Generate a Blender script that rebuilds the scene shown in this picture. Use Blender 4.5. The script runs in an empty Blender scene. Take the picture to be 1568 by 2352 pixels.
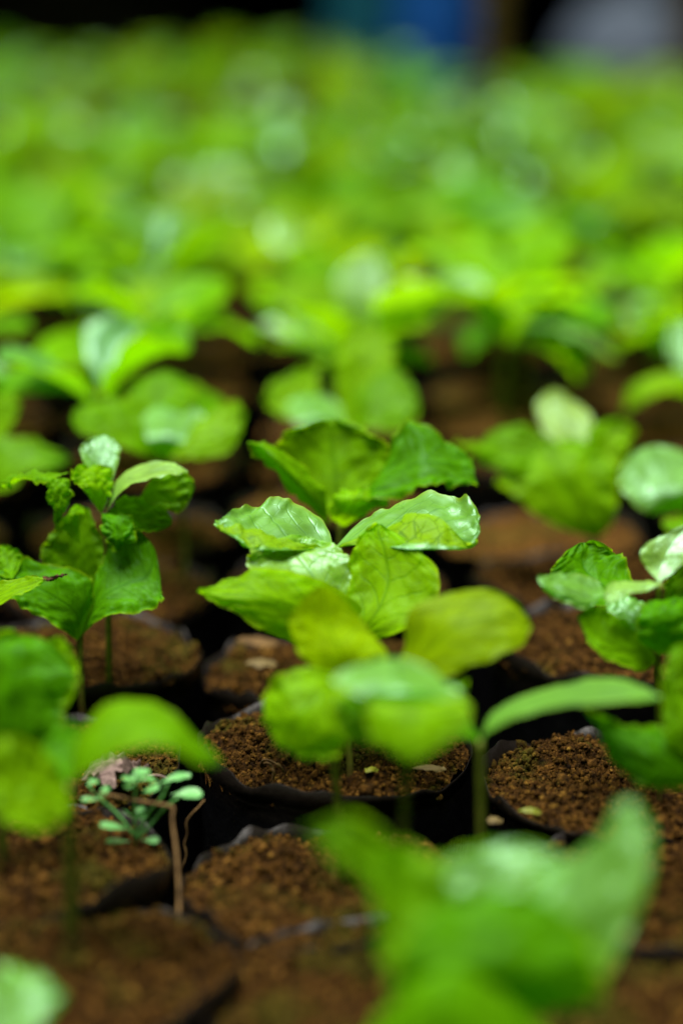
import bpy, math, random
import numpy as np
from mathutils import Vector, Matrix

R = math.radians
scene = bpy.context.scene
col = scene.collection

# ------------------------------------------------------------------ camera, world, sun, exposure
W_, H_, F_ = 1568.0, 2352.0, 5400.0          # the photograph's frame and focal length in its own units
CAM = Vector((0.0, 0.0, 0.411))
PITCH = math.atan((1176 + 250) / F_)
cd = bpy.data.cameras.new("camera")
cam = bpy.data.objects.new("camera", cd)
col.objects.link(cam)
cam.location = CAM
cam.rotation_euler = (math.pi / 2 - PITCH, 0, 0)
cd.sensor_fit = 'VERTICAL'
cd.sensor_height = 36.0
cd.lens = 36.0 * F_ / H_
cd.clip_start = 0.02
cd.clip_end = 200
cd.dof.use_dof = True
cd.dof.focus_distance = 0.742
cd.dof.aperture_fstop = 3.3
cd.dof.aperture_blades = 0
scene.camera = cam

world = bpy.data.worlds.new("World")
scene.world = world
world.use_nodes = True
nt = world.node_tree
bg = nt.nodes["Background"]
sky = nt.nodes.new("ShaderNodeTexSky")
sky.sky_type = 'NISHITA'
sky.sun_disc = False
SUN_EL, SUN_AZ = R(84), R(-120)               # azimuth from +Y towards +X
sky.sun_elevation = SUN_EL
sky.sun_rotation = SUN_AZ
sky.air_density = 1.0
sky.dust_density = 2.0
bg.inputs[1].default_value = 0.05
nt.links.new(sky.outputs[0], bg.inputs[0])
sd = bpy.data.lights.new("sun", 'SUN')
sd.energy = 5.0
sd.angle = R(38)
sd.color = (1.0, 0.96, 0.88)
sun = bpy.data.objects.new("sun", sd)
col.objects.link(sun)
S = Vector((math.cos(SUN_EL) * math.sin(SUN_AZ), math.cos(SUN_EL) * math.cos(SUN_AZ), math.sin(SUN_EL)))
sun.rotation_euler = S.to_track_quat('Z', 'Y').to_euler()
scene.view_settings.view_transform = 'Standard'
scene.view_settings.look = 'None'
scene.view_settings.exposure = 1.0
scene.view_settings.gamma = 1.0
scene.cycles.use_denoising = True
scene.cycles.max_bounces = 8
scene.cycles.transmission_bounces = 6
scene.cycles.sample_clamp_indirect = 6

# ------------------------------------------------------------------ helpers
SOIL_Z = 0.145
_fw = Vector((0, math.cos(PITCH), -math.sin(PITCH)))
_up = Vector((0, math.sin(PITCH), math.cos(PITCH)))
_rt = Vector((1, 0, 0))

def ray(px, py):
    return _fw + _rt * ((px - W_ / 2) / F_) + _up * ((H_ / 2 - py) / F_)

def at(px, py, Y):                            # point of the place seen there, Y metres from the camera
    d = ray(px, py)
    return CAM + d * (Y / d.y)

def on_soil(px, py, z=SOIL_Z):
    d = ray(px, py)
    return CAM + d * ((z - CAM.z) / d.z)

def hash2(i, j, s):
    n = (i.astype(np.int64) * 374761393 + j.astype(np.int64) * 668265263 + s * 974634777) & 0x7fffffff
    n = ((n ^ (n >> 13)) * 1274126177) & 0x7fffffff
    return ((n ^ (n >> 16)) & 0xffff) / 65535.0

def vnoise(x, y, s=0):                        # value noise, 0..1
    x = np.asarray(x, float); y = np.asarray(y, float)
    xi = np.floor(x); yi = np.floor(y)
    fx = x - xi; fy = y - yi
    fx = fx * fx * (3 - 2 * fx); fy = fy * fy * (3 - 2 * fy)
    a = hash2(xi, yi, s); b = hash2(xi + 1, yi, s)
    c = hash2(xi, yi + 1, s); d = hash2(xi + 1, yi + 1, s)
    return (a * (1 - fx) + b * fx) * (1 - fy) + (c * (1 - fx) + d * fx) * fy

def fbm(x, y, s=0, o=4):
    t = 0; a = 0.5
    for k in range(o):
        t = t + a * vnoise(x * 2 ** k, y * 2 ** k, s + k * 7)
        a *= 0.5
    return t

def mesh_obj(name, verts, faces, mat, parent=None, uvs=None, smooth=True):
    """faces: list of tuples or int array (n,k) of equal sized faces."""
    me = bpy.data.meshes.new(name)
    verts = np.asarray(verts, dtype=np.float32)
    if isinstance(faces, np.ndarray):
        n, k = faces.shape
        me.vertices.add(len(verts)); me.vertices.foreach_set("co", verts.ravel())
        me.loops.add(n * k); me.loops.foreach_set("vertex_index", faces.astype(np.int32).ravel())
        me.polygons.add(n)
        me.polygons.foreach_set("loop_start", np.arange(0, n * k, k, dtype=np.int32))
        me.polygons.foreach_set("loop_total", np.full(n, k, dtype=np.int32))
        me.update(calc_edges=True)
        me.validate()
    else:
        me.from_pydata([tuple(v) for v in verts], [], faces)
    if smooth:
        me.polygons.foreach_set("use_smooth", np.ones(len(me.polygons), dtype=bool))
    if uvs is not None:
        ul = me.uv_layers.new(name="UVMap")
        li = np.zeros(len(me.loops), dtype=np.int32)
        me.loops.foreach_get("vertex_index", li)
        ul.data.foreach_set("uv", np.asarray(uvs, dtype=np.float32)[li].ravel())
    me.materials.append(mat)
    o = bpy.data.objects.new(name, me)
    col.objects.link(o)
    if parent:
        o.parent = parent
    return o

def empty(name, loc=(0, 0, 0), rz=0.0):
    o = bpy.data.objects.new(name, None)
    o.empty_display_size = 0.02
    col.objects.link(o)
    o.location = loc
    o.rotation_euler = (0, 0, rz)
    return o

def tag(o, label, cat, group=None, kind=None):
    if label: o["label"] = label
    if cat: o["category"] = cat
    if group: o["group"] = group
    if kind: o["kind"] = kind
    return o

def dup(root):
    r = root.copy(); col.objects.link(r)
    for ch in children_of(root):
        c = ch.copy(); col.objects.link(c); c.parent = r
    return r

_kids = {}
def children_of(root):
    if root.name not in _kids:
        _kids[root.name] = [o for o in bpy.data.objects if o.parent == root]
    return _kids[root.name]

def grid_faces(nr, nc, wrap=False):
    i = np.arange(nr - 1)[:, None]
    j = np.arange(nc if wrap else nc - 1)[None, :]
    j2 = (j + 1) % nc
    a = i * nc + j; b = i * nc + j2; c = (i + 1) * nc + j2; d = (i + 1) * nc + j
    return np.stack([a, b, c, d], -1).reshape(-1, 4)

def tube_arrays(pts, radii, n=10, bumps=0.0, seed=0):
    P = np.array([tuple(p) for p in pts], float)
    T = np.gradient(P, axis=0)
    T /= np.linalg.norm(T, axis=1)[:, None] + 1e-12
    ref = np.array([0.3, 1, 0.1]); ref = ref / np.linalg.norm(ref)
    rings = []
    ang = np.linspace(0, 2 * math.pi, n, endpoint=False)
    for k in range(len(P)):
        a = np.cross(T[k], ref); 
        if np.linalg.norm(a) < 1e-3: a = np.cross(T[k], [1, 0, 0])
        a /= np.linalg.norm(a); b = np.cross(T[k], a)
        r = radii[k] * (1 + bumps * (vnoise(ang * 1.3, np.full(n, k * .9), seed) - .5))
        rings.append(P[k] + np.outer(np.cos(ang) * r, a) + np.outer(np.sin(ang) * r, b))
    V = np.concatenate(rings)
    Fc = grid_faces(len(P), n, True)
    V = np.vstack([V, P[0], P[-1]])
    i0, i1 = len(V) - 2, len(V) - 1
    faces = [tuple(f) for f in Fc]
    for j in range(n):
        faces.append((i0, (j + 1) % n, j))
        o = (len(P) - 1) * n
        faces.append((i1, o + j, o + (j + 1) % n))
    return V, faces

def spline(pts, n=24):
    P = np.array([tuple(p) for p in pts], float)
    return catmull(P, np.linspace(0, 1, n))

def catmull(P, t):
    """P: (m, ...) control points; t in 0..1 -> (len(t), ...)"""
    m = len(P)
    if m == 2:
        t = t.reshape((-1,) + (1,) * (P.ndim - 1))
        return P[0] * (1 - t) + P[1] * t
    x = np.clip(t, 0, 1) * (m - 1)
    i = np.minimum(np.floor(x).astype(int), m - 2)
    f = (x - i).reshape((-1,) + (1,) * (P.ndim - 1))
    ext = np.concatenate([(2 * P[0] - P[1])[None], P, (2 * P[-1] - P[-2])[None]])
    p0, p1, p2, p3 = ext[i], ext[i + 1], ext[i + 2], ext[i + 3]
    return 0.5 * ((2 * p1) + (-p0 + p2) * f + (2 * p0 - 5 * p1 + 4 * p2 - p3) * f ** 2 + (-p0 + 3 * p1 - 3 * p2 + p3) * f ** 3)

def tube_obj(name, pts, radii, mat, parent=None, n=10, bumps=0.0, seed=0, m=24):
    P = spline(pts, m)
    r = np.interp(np.linspace(0, 1, m), np.linspace(0, 1, len(radii)), radii)
    V, fc = tube_arrays(P, r, n, bumps, seed)
    return mesh_obj(name, V, fc, mat, parent)

# ------------------------------------------------------------------ materials
class NT:
    def __init__(self, name):
        self.m = bpy.data.materials.new(name); self.m.use_nodes = True
        self.t = self.m.node_tree; self.t.nodes.clear()
        self.out = self.t.nodes.new("ShaderNodeOutputMaterial")
    def n(self, kind, **kw):
        nd = self.t.nodes.new("ShaderNode" + kind)
        for k, v in kw.items():
            if k.startswith("i_"):
                key = k[2:]
                key = int(key) if key.isdigit() else key.replace("_", " ")
                nd.inputs[key].default_value = v
            else:
                setattr(nd, k, v)
        return nd
    def l(self, a, b): self.t.links.new(a, b)
    def math(self, op, a, b=None, c=None, clamp=False):
        nd = self.t.nodes.new("ShaderNodeMath"); nd.operation = op; nd.use_clamp = clamp
        for k, v in enumerate((a, b, c)):
            if v is None: continue
            if isinstance(v, (int, float)): nd.inputs[k].default_value = v
            else: self.l(v, nd.inputs[k])
        return nd.outputs[0]
    def mapr(self, v, a, b, c=0.0, d=1.0, smooth=True):
        nd = self.t.nodes.new("ShaderNodeMapRange")
        nd.interpolation_type = 'SMOOTHSTEP' if smooth else 'LINEAR'
        self.l(v, nd.inputs[0])
        for k, x in zip((1, 2, 3, 4), (a, b, c, d)): nd.inputs[k].default_value = x
        return nd.outputs[0]
    def mix(self, f, a, b, mode='MIX'):
        nd = self.t.nodes.new("ShaderNodeMix"); nd.data_type = 'RGBA'; nd.blend_type = mode
        for k, v in ((0, f), (6, a), (7, b)):
            if isinstance(v, (int, float)): nd.inputs[k].default_value = v
            elif isinstance(v, tuple): nd.inputs[k].default_value = v if len(v) == 4 else v + (1,)
            else: self.l(v, nd.inputs[k])
        return nd.outputs[2]
    def ramp(self, f, stops):
        nd = self.t.nodes.new("ShaderNodeValToRGB"); cr = nd.color_ramp
        while len(cr.elements) < len(stops): cr.elements.new(0.5)
        for e, (p, c) in zip(cr.elements, stops):
            e.position = p; e.color = c + (1,)
        self.l(f, nd.inputs[0]); return nd.outputs[0]
    def noise(self, vec, scale, detail=4, rough=0.55):
        nd = self.n("TexNoise"); nd.inputs["Scale"].default_value = scale
        nd.inputs["Detail"].default_value = detail; nd.inputs["Roughness"].default_value = rough
        if vec is not None: self.l(vec, nd.inputs["Vector"])
        return nd.outputs[0]

def leaf_material():
    T = NT("leaf_surface")
    oi = T.n("ObjectInfo"); tc = T.n("TexCoord")
    sep = T.n("SeparateXYZ"); T.l(tc.outputs["UV"], sep.inputs[0])
    u = T.math('ABSOLUTE', T.math('MULTIPLY_ADD', sep.outputs[0], 2.0, -1.0))
    v = sep.outputs[1]
    vec = tc.outputs["UV"]
    off = T.n("VectorMath", operation='ADD'); T.l(vec, off.inputs[0])
    cmb = T.n("CombineXYZ"); rr = T.math('MULTIPLY', oi.outputs["Random"], 17.0)
    T.l(rr, cmb.inputs[0]); T.l(rr, cmb.inputs[2]); T.l(cmb.outputs[0], off.inputs[1])
    pv = off.outputs[0]
    nz = T.noise(pv, 3.0, 3)
    ph = T.math('ADD', T.math('SUBTRACT', T.math('MULTIPLY', v, 7.0), T.math('MULTIPLY', T.math('POWER', u, 1.25), 2.3)), T.math('MULTIPLY', nz, 0.9))
    saw = T.math('MULTIPLY', T.math('ABSOLUTE', T.math('SUBTRACT', T.math('FRACT', ph), 0.5)), 2.0)
    lat = T.math('MULTIPLY', T.mapr(saw, 0.16, 0.0), T.mapr(u, 0.98, 0.6))
    mid = T.mapr(u, 0.06, 0.01)
    vo = T.n("TexVoronoi", feature='DISTANCE_TO_EDGE'); vo.inputs["Scale"].default_value = 11.0
    T.l(pv, vo.inputs["Vector"])
    ter = T.mapr(vo.outputs["Distance"], 0.05, 0.0)
    veins = T.math('MAXIMUM', T.math('MAXIMUM', lat, mid), T.math('MULTIPLY', ter, 0.45))
    blot = T.noise(pv, 4.5, 4)
    tint = oi.outputs["Color"]
    tone = T.mapr(blot, 0.3, 0.7, 0.78, 1.18)
    c1 = T.mix(1.0, tint, T.n("CombineColor").outputs[0], 'MULTIPLY')
    cc = T.n("CombineColor"); [T.l(tone, cc.inputs[k]) for k in range(3)]
    c1 = T.mix(1.0, tint, cc.outputs[0], 'MULTIPLY')
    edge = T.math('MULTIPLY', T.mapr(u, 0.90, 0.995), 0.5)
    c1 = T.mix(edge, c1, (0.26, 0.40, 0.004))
    c2 = T.mix(T.math('MULTIPLY', veins, 0.6), c1, T.mix(1.0, c1, (0.45, 0.62, 0.5, 1), 'MULTIPLY'))
    # transmitted colour: yellower, veins darker
    tr = T.mix(1.0, c1, (2.15, 2.0, 0.1, 1), 'MULTIPLY')
    tr = T.mix(T.math('MULTIPLY', veins, 0.50), tr, (0.08, 0.17, 0.01))
    und0 = T.n("Attribute", attribute_name="under").outputs["Fac"]
    c2 = T.mix(und0, c2, T.mix(T.math('MULTIPLY', T.math('MAXIMUM', veins, ter), 0.75), (0.20, 0.38, 0.006), (0.07, 0.17, 0.003)))
    tr = T.mix(und0, tr, T.mix(T.math('MULTIPLY', T.math('MAXIMUM', veins, ter), 0.75), (0.42, 0.72, 0.01), (0.12, 0.25, 0.004)))
    # specks
    v2 = T.n("TexVoronoi"); v2.inputs["Scale"].default_value = 6.0; T.l(pv, v2.inputs["Vector"])
    sp = T.math('MULTIPLY', T.mapr(v2.outputs["Distance"], 0.055, 0.035), T.math('GREATER_THAN', T.n("SeparateColor").inputs[0].default_value[0] if False else 1.0, 0.5))
    sc = T.n("SeparateColor"); T.l(v2.outputs["Color"], sc.inputs[0])
    sp = T.math('MULTIPLY', T.mapr(v2.outputs["Distance"], 0.05, 0.03), T.math('GREATER_THAN', sc.outputs[0], 0.86))
    c2 = T.mix(sp, c2, (0.03, 0.02, 0.008)); tr = T.mix(sp, tr, (0.02, 0.012, 0.004))
    h = T.math('ADD', T.math('MULTIPLY', veins, -0.8), T.math('MULTIPLY', T.noise(pv, 6.0, 3, 0.5), 1.2))
    bp = T.n("Bump"); bp.inputs["Strength"].default_value = 0.24; bp.inputs["Distance"].default_value = 0.0010
    T.l(h, bp.inputs["Height"])
    df = T.n("BsdfDiffuse"); T.l(c2, df.inputs[0]); T.l(bp.outputs[0], df.inputs["Normal"])
    gl = T.n("BsdfGlossy"); gl.inputs[0].default_value = (0.60, 1.0, 0.80, 1); T.l(bp.outputs[0], gl.inputs["Normal"])
    rg = T.mapr(T.noise(pv, 6.0, 3), 0.3, 0.7, 0.36, 0.46); T.l(rg, gl.inputs["Roughness"])
    lw = T.n("LayerWeight"); lw.inputs[0].default_value = 0.35; T.l(bp.outputs[0], lw.inputs["Normal"])
    tsep = T.n("SeparateColor"); T.l(tint, tsep.inputs[0])      # bluer tints get extra gloss, putting a sheen on chosen leaves
    und = T.n("Attribute", attribute_name="under").outputs["Fac"]
    sheen = T.math('MULTIPLY', T.math('MULTIPLY', tsep.outputs[2], 2.3), T.math('MULTIPLY_ADD', und, -0.95, 1.0))
    gf = T.math('MULTIPLY_ADD', lw.outputs["Fresnel"], 0.004, T.math('ADD', sheen, 0.001))
    ts = T.n("BsdfTranslucent"); T.l(tr, ts.inputs[0]); T.l(bp.outputs[0], ts.inputs["Normal"])
    mx = T.n("MixShader"); mx.inputs[0].default_value = 0.5
    T.l(df.outputs[0], mx.inputs[1]); T.l(ts.outputs[0], mx.inputs[2])
    m2 = T.n("MixShader"); T.l(gf, m2.inputs[0]); T.l(mx.outputs[0], m2.inputs[1]); T.l(gl.outputs[0], m2.inputs[2])
    T.l(m2.outputs[0], T.out.inputs[0])
    return T.m

def simple(name, stops, scale=60, rough=0.6, spec=0.4, bump=0.3, bdist=0.001, bscale=None, detail=6, transl=None, tint=False):
    T = NT(name); tc = T.n("TexCoord"); p = tc.outputs["Object"]
    if tint:
        oi = T.n("ObjectInfo"); ad = T.n("VectorMath", operation='ADD'); T.l(p, ad.inputs[0])
        cb = T.n("CombineXYZ"); [T.l(oi.outputs["Random"], cb.inputs[k]) for k in range(3)]
        T.l(cb.outputs[0], ad.inputs[1]); p = ad.outputs[0]
    nz = T.noise(p, scale, detail)
    c = T.ramp(nz, stops)
    pb = T.n("BsdfPrincipled"); T.l(c, pb.inputs["Base Color"])
    pb.inputs["Roughness"].default_value = rough; pb.inputs["Specular IOR Level"].default_value = spec
    if bump:
        b = T.n("Bump"); b.inputs["Strength"].default_value = bump; b.inputs["Distance"].default_value = bdist
        T.l(T.noise(p, bscale or scale * 2, detail), b.inputs["Height"]); T.l(b.outputs[0], pb.inputs["Normal"])
    if transl:
        ts = T.n("BsdfTranslucent"); ts.inputs[0].default_value = transl + (1,)
        mx = T.n("MixShader"); mx.inputs[0].default_value = 0.35
        T.l(pb.outputs[0], mx.inputs[1]); T.l(ts.outputs[0], mx.inputs[2]); T.l(mx.outputs[0], T.out.inputs[0])
    else:
        T.l(pb.outputs[0], T.out.inputs[0])
    return T.m

def soil_material():
    T = NT("soil_crumbs"); tc = T.n("TexCoord"); g = T.n("NewGeometry")
    oi = T.n("ObjectInfo"); ad = T.n("VectorMath", operation='ADD'); T.l(tc.outputs["Object"], ad.inputs[0])
    cb = T.n("CombineXYZ"); [T.l(oi.outputs["Random"], cb.inputs[k]) for k in range(3)]
    T.l(cb.outputs[0], ad.inputs[1]); p = ad.outputs[0]
    base = T.ramp(T.noise(p, 330, 6, 0.7), [(0.32, (0.008, 0.0038, 0.0007)), (0.48, (0.048, 0.023, 0.003)), (0.60, (0.125, 0.062, 0.010)), (0.76, (0.28, 0.155, 0.040))])
    isl = T.ramp(g.outputs["Random Per Island"], [(0.0, (0.5, 0.42, 0.38)), (0.3, (0.85, 0.8, 0.75)), (0.8, (1.1, 1.02, 0.92)), (0.93, (1.4, 1.4, 1.35)), (1.0, (2.0, 2.2, 2.3))])
    base = T.mix(1.0, base, isl, 'MULTIPLY')
    big = T.noise(p, 38, 5, 0.6)
    moss = T.mapr(big, 0.50, 0.64)
    mosscol = T.ramp(T.noise(p, 600, 4), [(0.35, (0.010, 0.014, 0.001)), (0.7, (0.09, 0.10, 0.006))])
    base = T.mix(T.math('MULTIPLY', moss, 0.5), base, mosscol)
    pb = T.n("BsdfPrincipled"); T.l(base, pb.inputs["Base Color"])
    pb.inputs["Roughness"].default_value = 0.85; pb.inputs["Specular IOR Level"].default_value = 0.08
    b = T.n("Bump"); b.inputs["Strength"].default_value = 0.9; b.inputs["Distance"].default_value = 0.0012
    T.l(T.noise(p, 700, 6, 0.7), b.inputs["Height"]); T.l(b.outputs[0], pb.inputs["Normal"])
    T.l(pb.outputs[0], T.out.inputs[0])
    return T.m

def bag_material():
    T = NT("black_polythene"); tc = T.n("TexCoord")
    oi = T.n("ObjectInfo"); ad = T.n("VectorMath", operation='ADD'); T.l(tc.outputs["Object"], ad.inputs[0])
    cb = T.n("CombineXYZ"); [T.l(oi.outputs["Random"], cb.inputs[k]) for k in range(3)]
    T.l(cb.outputs[0], ad.inputs[1]); p = ad.outputs[0]
    sep = T.n("SeparateXYZ"); T.l(tc.outputs["Object"], sep.inputs[0])
    z = T.math('ADD', sep.outputs[2], T.math('MULTIPLY', T.noise(p, 120, 4), 0.010))
    lip = T.mapr(z, SOIL_Z - 0.006, SOIL_Z + 0.002)
    specks = T.mapr(T.noise(p, 900, 2, 0.5), 0.70, 0.76)
    dust = T.math('MAXIMUM', T.math('MULTIPLY', lip, 0.2), T.math('MULTIPLY', specks, 0.6))
    c = T.mix(dust, (0.0022, 0.0023, 0.0027), (0.026, 0.017, 0.009))
    pb = T.n("BsdfPrincipled"); T.l(c, pb.inputs["Base Color"])
    T.l(T.mapr(dust, 0.0, 0.6, 0.33, 0.75), pb.inputs["Roughness"])
    pb.inputs["Specular IOR Level"].default_value = 0.14
    b = T.n("Bump"); b.inputs["Strength"].default_value = 0.5; b.inputs["Distance"].default_value = 0.003
    T.l(T.noise(p, 90, 4), b.inputs["Height"]); T.l(b.outputs[0], pb.inputs["Normal"])
    T.l(pb.outputs[0], T.out.inputs[0])
    return T.m

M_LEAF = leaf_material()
M_SOIL = soil_material()
M_BAG = bag_material()
def stem_material():
    T = NT("stem_skin"); tc = T.n("TexCoord"); p = tc.outputs["Object"]
    sep = T.n("SeparateXYZ"); T.l(p, sep.inputs[0])
    c = T.ramp(T.noise(p, 260, 5), [(0.3, (0.06, 0.085, 0.006)), (0.55, (0.11, 0.14, 0.012)), (0.75, (0.16, 0.15, 0.03))])
    z = T.math('ADD', sep.outputs[2], T.math('MULTIPLY', T.noise(p, 180, 3), 0.012))
    c = T.mix(T.mapr(z, 0.018, 0.004), c, (0.07, 0.038, 0.010))
    pb = T.n("BsdfPrincipled"); T.l(c, pb.inputs["Base Color"]); pb.inputs["Roughness"].default_value = 0.55
    pb.inputs["Specular IOR Level"].default_value = 0.25
    b = T.n("Bump"); b.inputs["Strength"].default_value = 0.5; b.inputs["Distance"].default_value = 0.0006
    T.l(T.noise(p, 400, 5), b.inputs["Height"]); T.l(b.outputs[0], pb.inputs["Normal"])
    T.l(pb.outputs[0], T.out.inputs[0])
    return T.m
M_STEM = stem_material()
M_TWIG = simple("dry_twig", [(0.3, (0.05, 0.026, 0.007)), (0.7, (0.17, 0.10, 0.035))], 220, 0.8, 0.2, 0.6, 0.0008)
M_DEAD = simple("withered_leaf", [(0.3, (0.07, 0.045, 0.04)), (0.7, (0.20, 0.14, 0.12))], 150, 0.75, 0.2, 0.6, 0.001)
M_BURN = simple("scorched_tip", [(0.3, (0.02, 0.009, 0.004)), (0.7, (0.09, 0.04, 0.012))], 400, 0.8, 0.2, 0.6, 0.0006)
M_STRAW = simple("pale_straw", [(0.3, (0.07, 0.048, 0.012)), (0.7, (0.17, 0.125, 0.045))], 200, 0.7, 0.3, 0.4, 0.0006)
M_WEED = simple("weed_leaf", [(0.3, (0.11, 0.38, 0.09)), (0.7, (0.19, 0.50, 0.16))], 200, 0.4, 0.5, 0.3, 0.0006, transl=(0.3, 0.55, 0.12))
M_GROUND = simple("dark_shaded_earth", [(0.3, (0.004, 0.0035, 0.003)), (0.7, (0.012, 0.010, 0.008))], 12, 0.95, 0.05, 0.6, 0.01)  # near-black earth, the background's shade being in its colour
M_BLOCKER = simple("black_blocker", [(0.3, (0.0015, 0.0015, 0.0015)), (0.7, (0.003, 0.003, 0.003))], 30, 1.0, 0.0, 0.2, 0.004)  # near-black for the added screens and roof, in place of shade
M_BLUE = simple("blue_plastic", [(0.3, (0.008, 0.10, 0.38)), (0.7, (0.012, 0.13, 0.46))], 8, 0.45, 0.4, 0.15, 0.004)
M_TEAL = simple("teal_plastic", [(0.3, (0.008, 0.11, 0.15)), (0.7, (0.012, 0.15, 0.19))], 8, 0.45, 0.4, 0.15, 0.004)
M_SACK = simple("grey_sackcloth", [(0.3, (0.045, 0.065, 0.09)), (0.7, (0.09, 0.12, 0.16))], 20, 0.7, 0.3, 0.5, 0.006)
M_WOOD = simple("weathered_wood", [(0.3, (0.07, 0.045, 0.003)), (0.7, (0.12, 0.08, 0.008))], 30, 0.7, 0.3, 0.5, 0.003)
M_HEAP = simple("olive_earth", [(0.3, (0.02, 0.018, 0.003)), (0.7, (0.06, 0.05, 0.01))], 14, 0.95, 0.1, 0.8, 0.02)

# ------------------------------------------------------------------ setting
gs = 60.0
gv = [(-gs, -20, 0), (gs, -20, 0), (gs, 100, 0), (-gs, 100, 0)]
tag(mesh_obj("ground", gv, [(0, 1, 2, 3)], M_GROUND, smooth=False), None, None, kind="structure")

def dark_screen(y, x0, x1, h, name_label):
    nx, nz = 200, 24
    X = np.linspace(x0, x1, nx); Z = np.linspace(0, h, nz)
    XX, ZZ = np.meshgrid(X, Z)
    YY = y + 0.06 * np.sin(XX * 5) + 0.05 * np.sin(XX * 13 + ZZ * 2)
    V1 = np.stack([XX, YY, ZZ], -1).reshape(-1, 3); V2 = V1 + [0, 0.012, 0]
    f = grid_faces(nz, nx)
    o = mesh_obj("added_dark_screen", np.vstack([V1, V2]), np.vstack([f, f[:, ::-1] + len(V1)]), M_BLOCKER)
    return tag(o, name_label, "screen")
dark_screen(7.0, -3.5, 3.5, 2.4, "added black screen standing for the darkness behind the seedling beds")
# added screens, unseen, at the sides and behind the camera to cut sky light
for (px_, py_, rz_, ln_) in ((-2.4, 3.0, math.pi / 2, 4.6), (2.4, 3.0, -math.pi / 2, 4.6), (0.0, -1.7, math.pi, 2.35)):
    q = dark_screen(0.0, -ln_, ln_, 3.0, "added unseen black screen cutting the low sky light")
    q.location = (px_, py_, 0); q.rotation_euler = (0, 0, rz_); q["group"] = "added light-blocking screens"

# added roof, unseen, to keep light off the far end; near rows stay open
nx, ny = 80, 60
RX, RY = np.meshgrid(np.linspace(-3.2, 3.2, nx), np.linspace(3.9, 7.6, ny))
RZ = 2.45 + 0.03 * np.sin(RX * 3) + 0.04 * np.sin(RY * 2.4 + RX) - 0.05 * np.sin((RX + 3.2) / 6.4 * math.pi)
V1 = np.stack([RX, RY, RZ], -1).reshape(-1, 3)
f = grid_faces(ny, nx)
tag(mesh_obj("light_blocker_roof", np.vstack([V1, V1 + [0, 0, .012]]), np.vstack([f[:, ::-1], f + len(V1)]), M_BLOCKER), "added unseen black roof blocking light over the far end", "light blocker")

# ------------------------------------------------------------------ bags of soil
def soil_mesh(seed, n_rad, n_crumb, crumb_seg):
    rng = np.random.default_rng(seed)
    R0 = 0.0453
    nt_ = n_rad * 4
    rr = np.linspace(0, 1, n_rad) ** 0.8 * R0
    th = np.linspace(0, 2 * math.pi, nt_, endpoint=False)
    RR, TT = np.meshgrid(rr, th, indexing='ij')
    X = RR * np.cos(TT); Y = RR * np.sin(TT)
    def hgt(X, Y):
        r2 = (X ** 2 + Y ** 2) / R0 ** 2
        big = (fbm(X * 60 + 5, Y * 60 + 9, seed, 3) - 0.45) * 0.017
        med = np.abs(fbm(X * 260, Y * 260, seed + 3, 4) - 0.47) * -0.013
        fine = (fbm(X * 900, Y * 900, seed + 5, 3) - 0.45) * 0.0034
        return 0.004 * (1 - r2) + big * (1 - 0.5 * r2) + med + fine
    Z = SOIL_Z + hgt(X, Y)
    V = [np.stack([X, Y, Z], -1).reshape(-1, 3)]
    F = [grid_faces(n_rad, nt_, True)]
    # crumbs
    ph = np.linspace(0, math.pi, crumb_seg + 1); la = np.linspace(0, 2 * math.pi, crumb_seg + 2, endpoint=False)
    PP, LL = np.meshgrid(ph, la, indexing='ij')
    unit = np.stack([np.sin(PP) * np.cos(LL), np.sin(PP) * np.sin(LL), np.cos(PP)], -1).reshape(-1, 3)
    uf = grid_faces(len(ph), len(la), True)
    k = n_crumb
    r = R0 * np.sqrt(rng.random(k)) * 0.99; a = rng.random(k) * 2 * math.pi
    cx, cy = r * np.cos(a), r * np.sin(a)
    s = 0.00022 + 0.0009 * rng.random(k) ** 4 + (rng.random(k) > 0.985) * 0.0019 * rng.random(k)
    cz = SOIL_Z + hgt(cx, cy) + s * 0.35
    sc = s[:, None] * (0.7 + 0.6 * rng.random((k, 3)))
    nv = len(unit)
    jit = 1 + 0.8 * (rng.random((k, nv, 1)) - 0.5)
    jit[:, :len(la)] = jit[:, :1]; jit[:, -len(la):] = jit[:, -1:]
    P = unit[None] * sc[:, None, :] * jit
    ca, sa = np.cos(rng.random(k) * 6.28), np.sin(rng.random(k) * 6.28)
    nn = np.sqrt(ca ** 2 + sa ** 2) + 1e-6; ca, sa = ca / nn, sa / nn
    Px = P[..., 0] * ca[:, None] - P[..., 1] * sa[:, None]; Py = P[..., 0] * sa[:, None] + P[..., 1] * ca[:, None]
    P = np.stack([Px + cx[:, None], Py + cy[:, None], P[..., 2] + cz[:, None]], -1)
    base = len(V[0])
    V.append(P.reshape(-1, 3))
    F.append((uf[None] + base + (np.arange(k) * nv)[:, None, None]).reshape(-1, 4))
    return np.vstack(V), np.vstack(F)

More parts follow.
